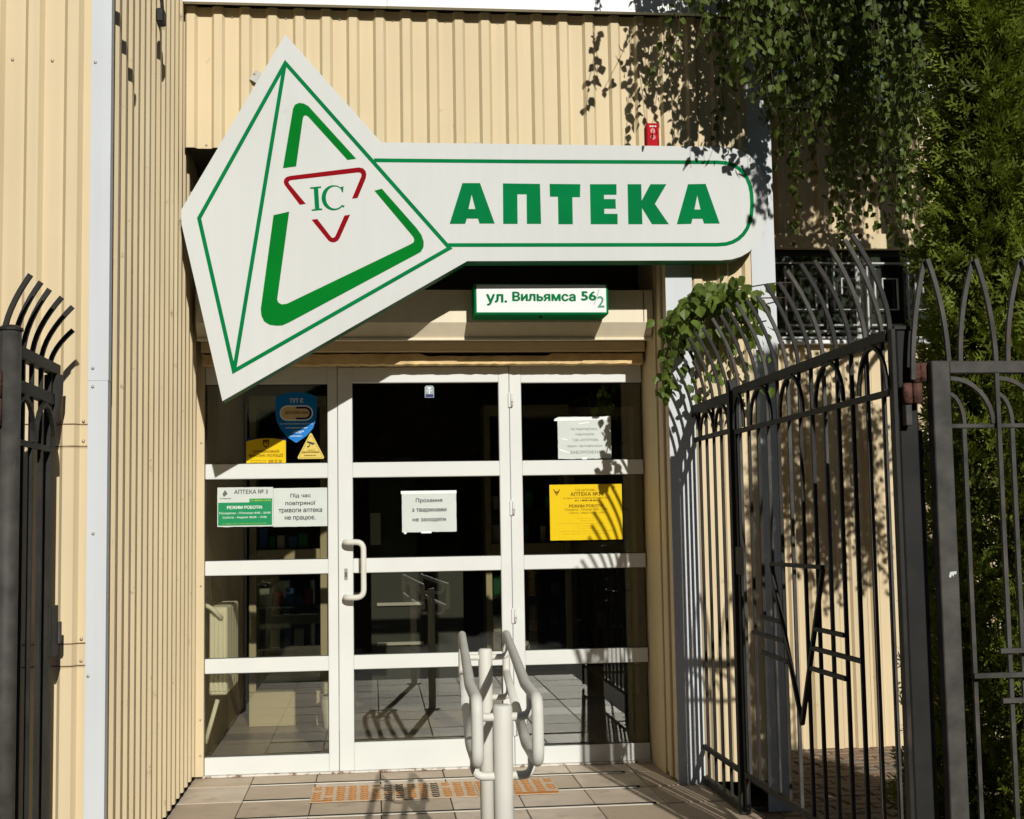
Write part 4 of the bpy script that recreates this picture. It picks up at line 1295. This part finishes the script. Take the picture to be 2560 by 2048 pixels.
for li, (e, ns, zlo, zhi, tmin) in enumerate(limbs):
    e = Vector(e)
    zt = rr.uniform(3.7, 5.2) if e.z > 4 else 2.9
    a = Vector((3.53 - (zt - 2.8) * .05, 7.03, zt))
    c = (a + e) / 2 + Vector((0, 0, rr.uniform(.7, 1.1) if e.z > 4 else .25))
    pts = [bez(a, c, e, i / 10) for i in range(11)]
    tube('limb', pts, [.030 - .024 * i / 10 for i in range(11)], BARK, BT, 6)
    for k in range(ns):
        t = rr.uniform(tmin, 1.0)
        st = bez(a, c, e, t) + Vector((rr.gauss(0, .13), rr.gauss(0, .13), 0))
        zb = rr.uniform(zlo, zhi)
        ln = max(.3, st.z - zb)
        sway = Vector((rr.gauss(0, .07), rr.gauss(0, .07), 0))
        tw = [bez(a, c, e, t)]
        nseg = max(4, int(ln / .14))
        for i in range(nseg + 1):
            u = i / nseg
            tw.append(st + sway * u * u + Vector((rr.gauss(0, .008), rr.gauss(0, .008), -ln * u)))
        sweep_into(bmt, tw, [.0030 - .002 * i / len(tw) for i in range(len(tw))], 3, False)
        s = 0.0
        while s < ln:
            u = s / ln
            p = st + sway * u * u + Vector((0, 0, -ln * u))
            d = (Vector((rr.gauss(0, .55), rr.gauss(0, .55), -1.0))).normalized()
            nrm = rnd_dir(rr)
            nrm = (nrm - d * nrm.dot(d)).normalized()
            off = rnd_dir(rr) * rr.uniform(.008, .04)
            l = rr.uniform(.030, .058)
            add_leaf(V, Fc, p + off, d, nrm, l, l * rr.uniform(.72, .9))
            s += rr.uniform(.017, .034)
# upper crown, mostly above the picture
for k in range(1600):
    q = rnd_dir(rr) * rr.random() ** .45
    p = Vector((2.9 + q.x * 1.15, 7.55 + q.y * .6, 5.0 + q.z * .9))
    d = (Vector((rr.gauss(0, .6), rr.gauss(0, .6), -1))).normalized()
    nrm = rnd_dir(rr)
    nrm = (nrm - d * nrm.dot(d)).normalized()
    l = rr.uniform(.05, .075)
    add_leaf(V, Fc, p, d, nrm, l, l * .82)
for k in range(8000):  # unseen leaf mass added in front to shade the strands below
    q = rnd_dir(rr) * rr.random() ** .4
    p = Vector((3.0 + q.x * .95, 5.7 + q.y * .75, 5.18 + q.z * .78))
    d = (Vector((rr.gauss(0, .6), rr.gauss(0, .6), -1))).normalized()
    nrm = rnd_dir(rr)
    nrm = (nrm - d * nrm.dot(d)).normalized()
    l = rr.uniform(.05, .075)
    add_leaf(V, Fc, p, d, nrm, l, l * .82)
tag(bm_obj('twigs', bmt, TWIG, BT), kind='stuff')
mesh('crown', V, Fc, LEAF, BT)
print('birch tris', len(Fc))

# columnar thujas behind the fence


def thuja(cx, cy, scale, height, n, seed, label):
    TH = thing('thuja', (cx, cy, GZ), label, 'shrub', 'thujas behind the iron fence')
    rr = random.Random(seed)
    tube('trunk', [(cx, cy, GZ - .05), (cx, cy, height * .5), (cx, cy, height * .92)], [.05, .035, .01], BARK, TH, 8)
    V, Fc = [], []

    def radius(z, a):
        k = 3.4 / 4.3 * height
        base = 0.40 - 0.075 * z if z < k else max(0.02, 0.145 - 0.16 * (z - k))
        return scale * base * (0.93 + .10 * math.sin(3 * a + 2.3 * z) + .24 * math.sin(7 * a - 5.1 * z) * math.sin(9.3 * z + 4 * a) + .16 * math.sin(17.0 * z + 13 * a) * math.sin(11 * a - 13 * z))
    for k in range(n):
        z = GZ + .05 + (height + .1) * rr.random() ** 1.1
        a = rr.uniform(0, 2 * math.pi)
        if math.sin(a) > .55 and rr.random() < .7:
            continue
        q = 1 - .62 * rr.random() ** 1.4
        o_ = Vector((math.cos(a), math.sin(a), 0))
        p = Vector((cx, cy, z)) + o_ * (radius(z, a) * q)
        d = (o_ * rr.uniform(.35, 1.0) + Vector((rr.gauss(0, .4), rr.gauss(0, .4), rr.uniform(-.1, 1.0)))).normalized()
        nrm = rnd_dir(rr)
        nrm = (nrm - d * nrm.dot(d)).normalized()
        s = d.cross(nrm)
        l = rr.uniform(.045, .12) * (1.15 if q > .9 else .9)

        def blade(b0, dd, ll, ww):
            i = len(V)
            ss = dd.cross(nrm)
            V.extend((b0, b0 + dd * ll * .45 + ss * ww, b0 + dd * ll, b0 + dd * ll * .45 - ss * ww))
            Fc.append((i, i + 1, i + 2, i + 3))
        blade(p, d, l, .0060)
        for u, sg in ((.18, 1), (.30, -1), (.45, 1), (.58, -1), (.72, 1), (.82, -1)):
            blade(p + d * (l * u), (d * .75 + s * sg * .66).normalized(), l * (.52 - .28 * u) * rr.uniform(.8, 1.2), .0054)
    mesh('foliage', V, Fc, THUJA, TH)


thuja(2.63, 5.32, 1.0, 4.3, 38000, 55, 'tall bright green columnar thuja behind the fence at the right edge')
thuja(2.375, 4.20, 0.36, 3.10, 7000, 56, 'slender unseen thuja added beyond the right edge to shade the corner trim')  # added out of view; its shadow darkens the lower corner trim

# climber on the spikes beside the door
VN = thing('climbing_vine', (1.62, 6.3, 1.85), 'leafy green climber heaped on the railing spikes beside the door pillar', 'vine')
rr = random.Random(77)
V, Fc = [], []
KV = 6.30 / 5.95
stems = [[(1.58, 6.3, 1.86), (1.52, 6.1, 2.20), (1.50, 5.95, 2.30), (1.40, 5.9, 2.20), (1.33, 5.85, 2.05), (1.31, 5.85, 1.88)],
         [(1.60, 6.0, 1.86), (1.58, 5.95, 2.15), (1.62, 5.9, 2.33), (1.72, 5.9, 2.34), (1.86, 5.95, 2.37), (1.98, 6.0, 2.38)],
         [(1.60, 5.7, 1.86), (1.57, 5.8, 2.10), (1.60, 5.85, 2.28), (1.75, 5.9, 2.29), (1.90, 5.95, 2.30)],
         [(1.50, 6.2, 2.25), (1.42, 6.15, 2.20), (1.38, 6.1, 2.05), (1.40, 6.1, 1.92)]]
bm = bmesh.new()
for s in stems:
    sweep_into(bm, fillet([(x * KV, y + .33, 1.285 + (z - 1.285) * KV) for x, y, z in s], .08), .0035, 5)
bm_obj('stems', bm, TWIG, VN, True)


def vine_leaf(p, l):
    p = Vector((p.x * KV, p.y + .33, 1.285 + (p.z - 1.285) * KV))
    d = (Vector((rr.gauss(0, .5), rr.gauss(-.1, .5), -1))).normalized()
    nrm = (rnd_dir(rr) + Vector((.1, -.7, .3))).normalized()
    nrm = (nrm - d * nrm.dot(d)).normalized()
    add_leaf(V, Fc, p, d, nrm, l, l * rr.uniform(.8, 1.0))


for k in range(420):
    u = rr.random()
    x = 1.36 + .40 * u
    top = 2.14 + .24 * math.sin(math.pi * min(1, u * .75 + .08)) ** .8
    z = top - abs(rr.gauss(0, .10))
    vine_leaf(Vector((x, 5.95 + rr.gauss(0, .14), z)), rr.uniform(.045, .068))
for k in range(70):
    t = rr.random()
    vine_leaf(Vector((1.335 + rr.gauss(0, .022) - .02 * t, 5.87 + rr.gauss(0, .04), 2.20 - .36 * t)), rr.uniform(.035, .058))
for k in range(60):
    t = rr.random()
    vine_leaf(Vector((1.45 + .35 * rr.random(), 5.95 + rr.gauss(0, .1), 2.12 - .30 * rr.random() ** .8)), rr.uniform(.03, .055))
mesh('leaves', V, Fc, VINEL, VN)

# unseen tree belt added behind the camera to darken reflections and block low sky
rr = random.Random(88)
V, Fc = [], []
for k in range(15000):
    x = rr.uniform(-30, 30)
    z = GZ + rr.random() ** .9 * (10.2 + .8 * math.sin(x * .9) + .6 * math.sin(x * 2.3))
    y = -24 + rr.gauss(0, .9)
    n = rnd_dir(rr)
    u = n.orthogonal().normalized() * rr.uniform(.35, .70)
    v = n.cross(u)
    i = len(V)
    c = Vector((x, y, z))
    V.extend((c - u, c - v * .6, c + u, c + v * .6))
    Fc.append((i, i + 1, i + 2, i + 3))
nx_, nz_ = 60, 10
b0 = len(V)
for i in range(nx_ + 1):
    for j in range(nz_ + 1):
        V.append(Vector((-30 + i, -25.2 + rr.gauss(0, .4), GZ - .3 + j * .93 + rr.gauss(0, .15))))
for i in range(nx_):
    for j in range(nz_):
        q = b0 + i * (nz_ + 1) + j
        Fc.append((q, q + 1, q + nz_ + 2, q + nz_ + 1))
tag(mesh('added_tree_belt', V, Fc, BELTL), 'added dark belt of trees behind the camera, mirrored in the door glass', 'trees', kind='stuff')
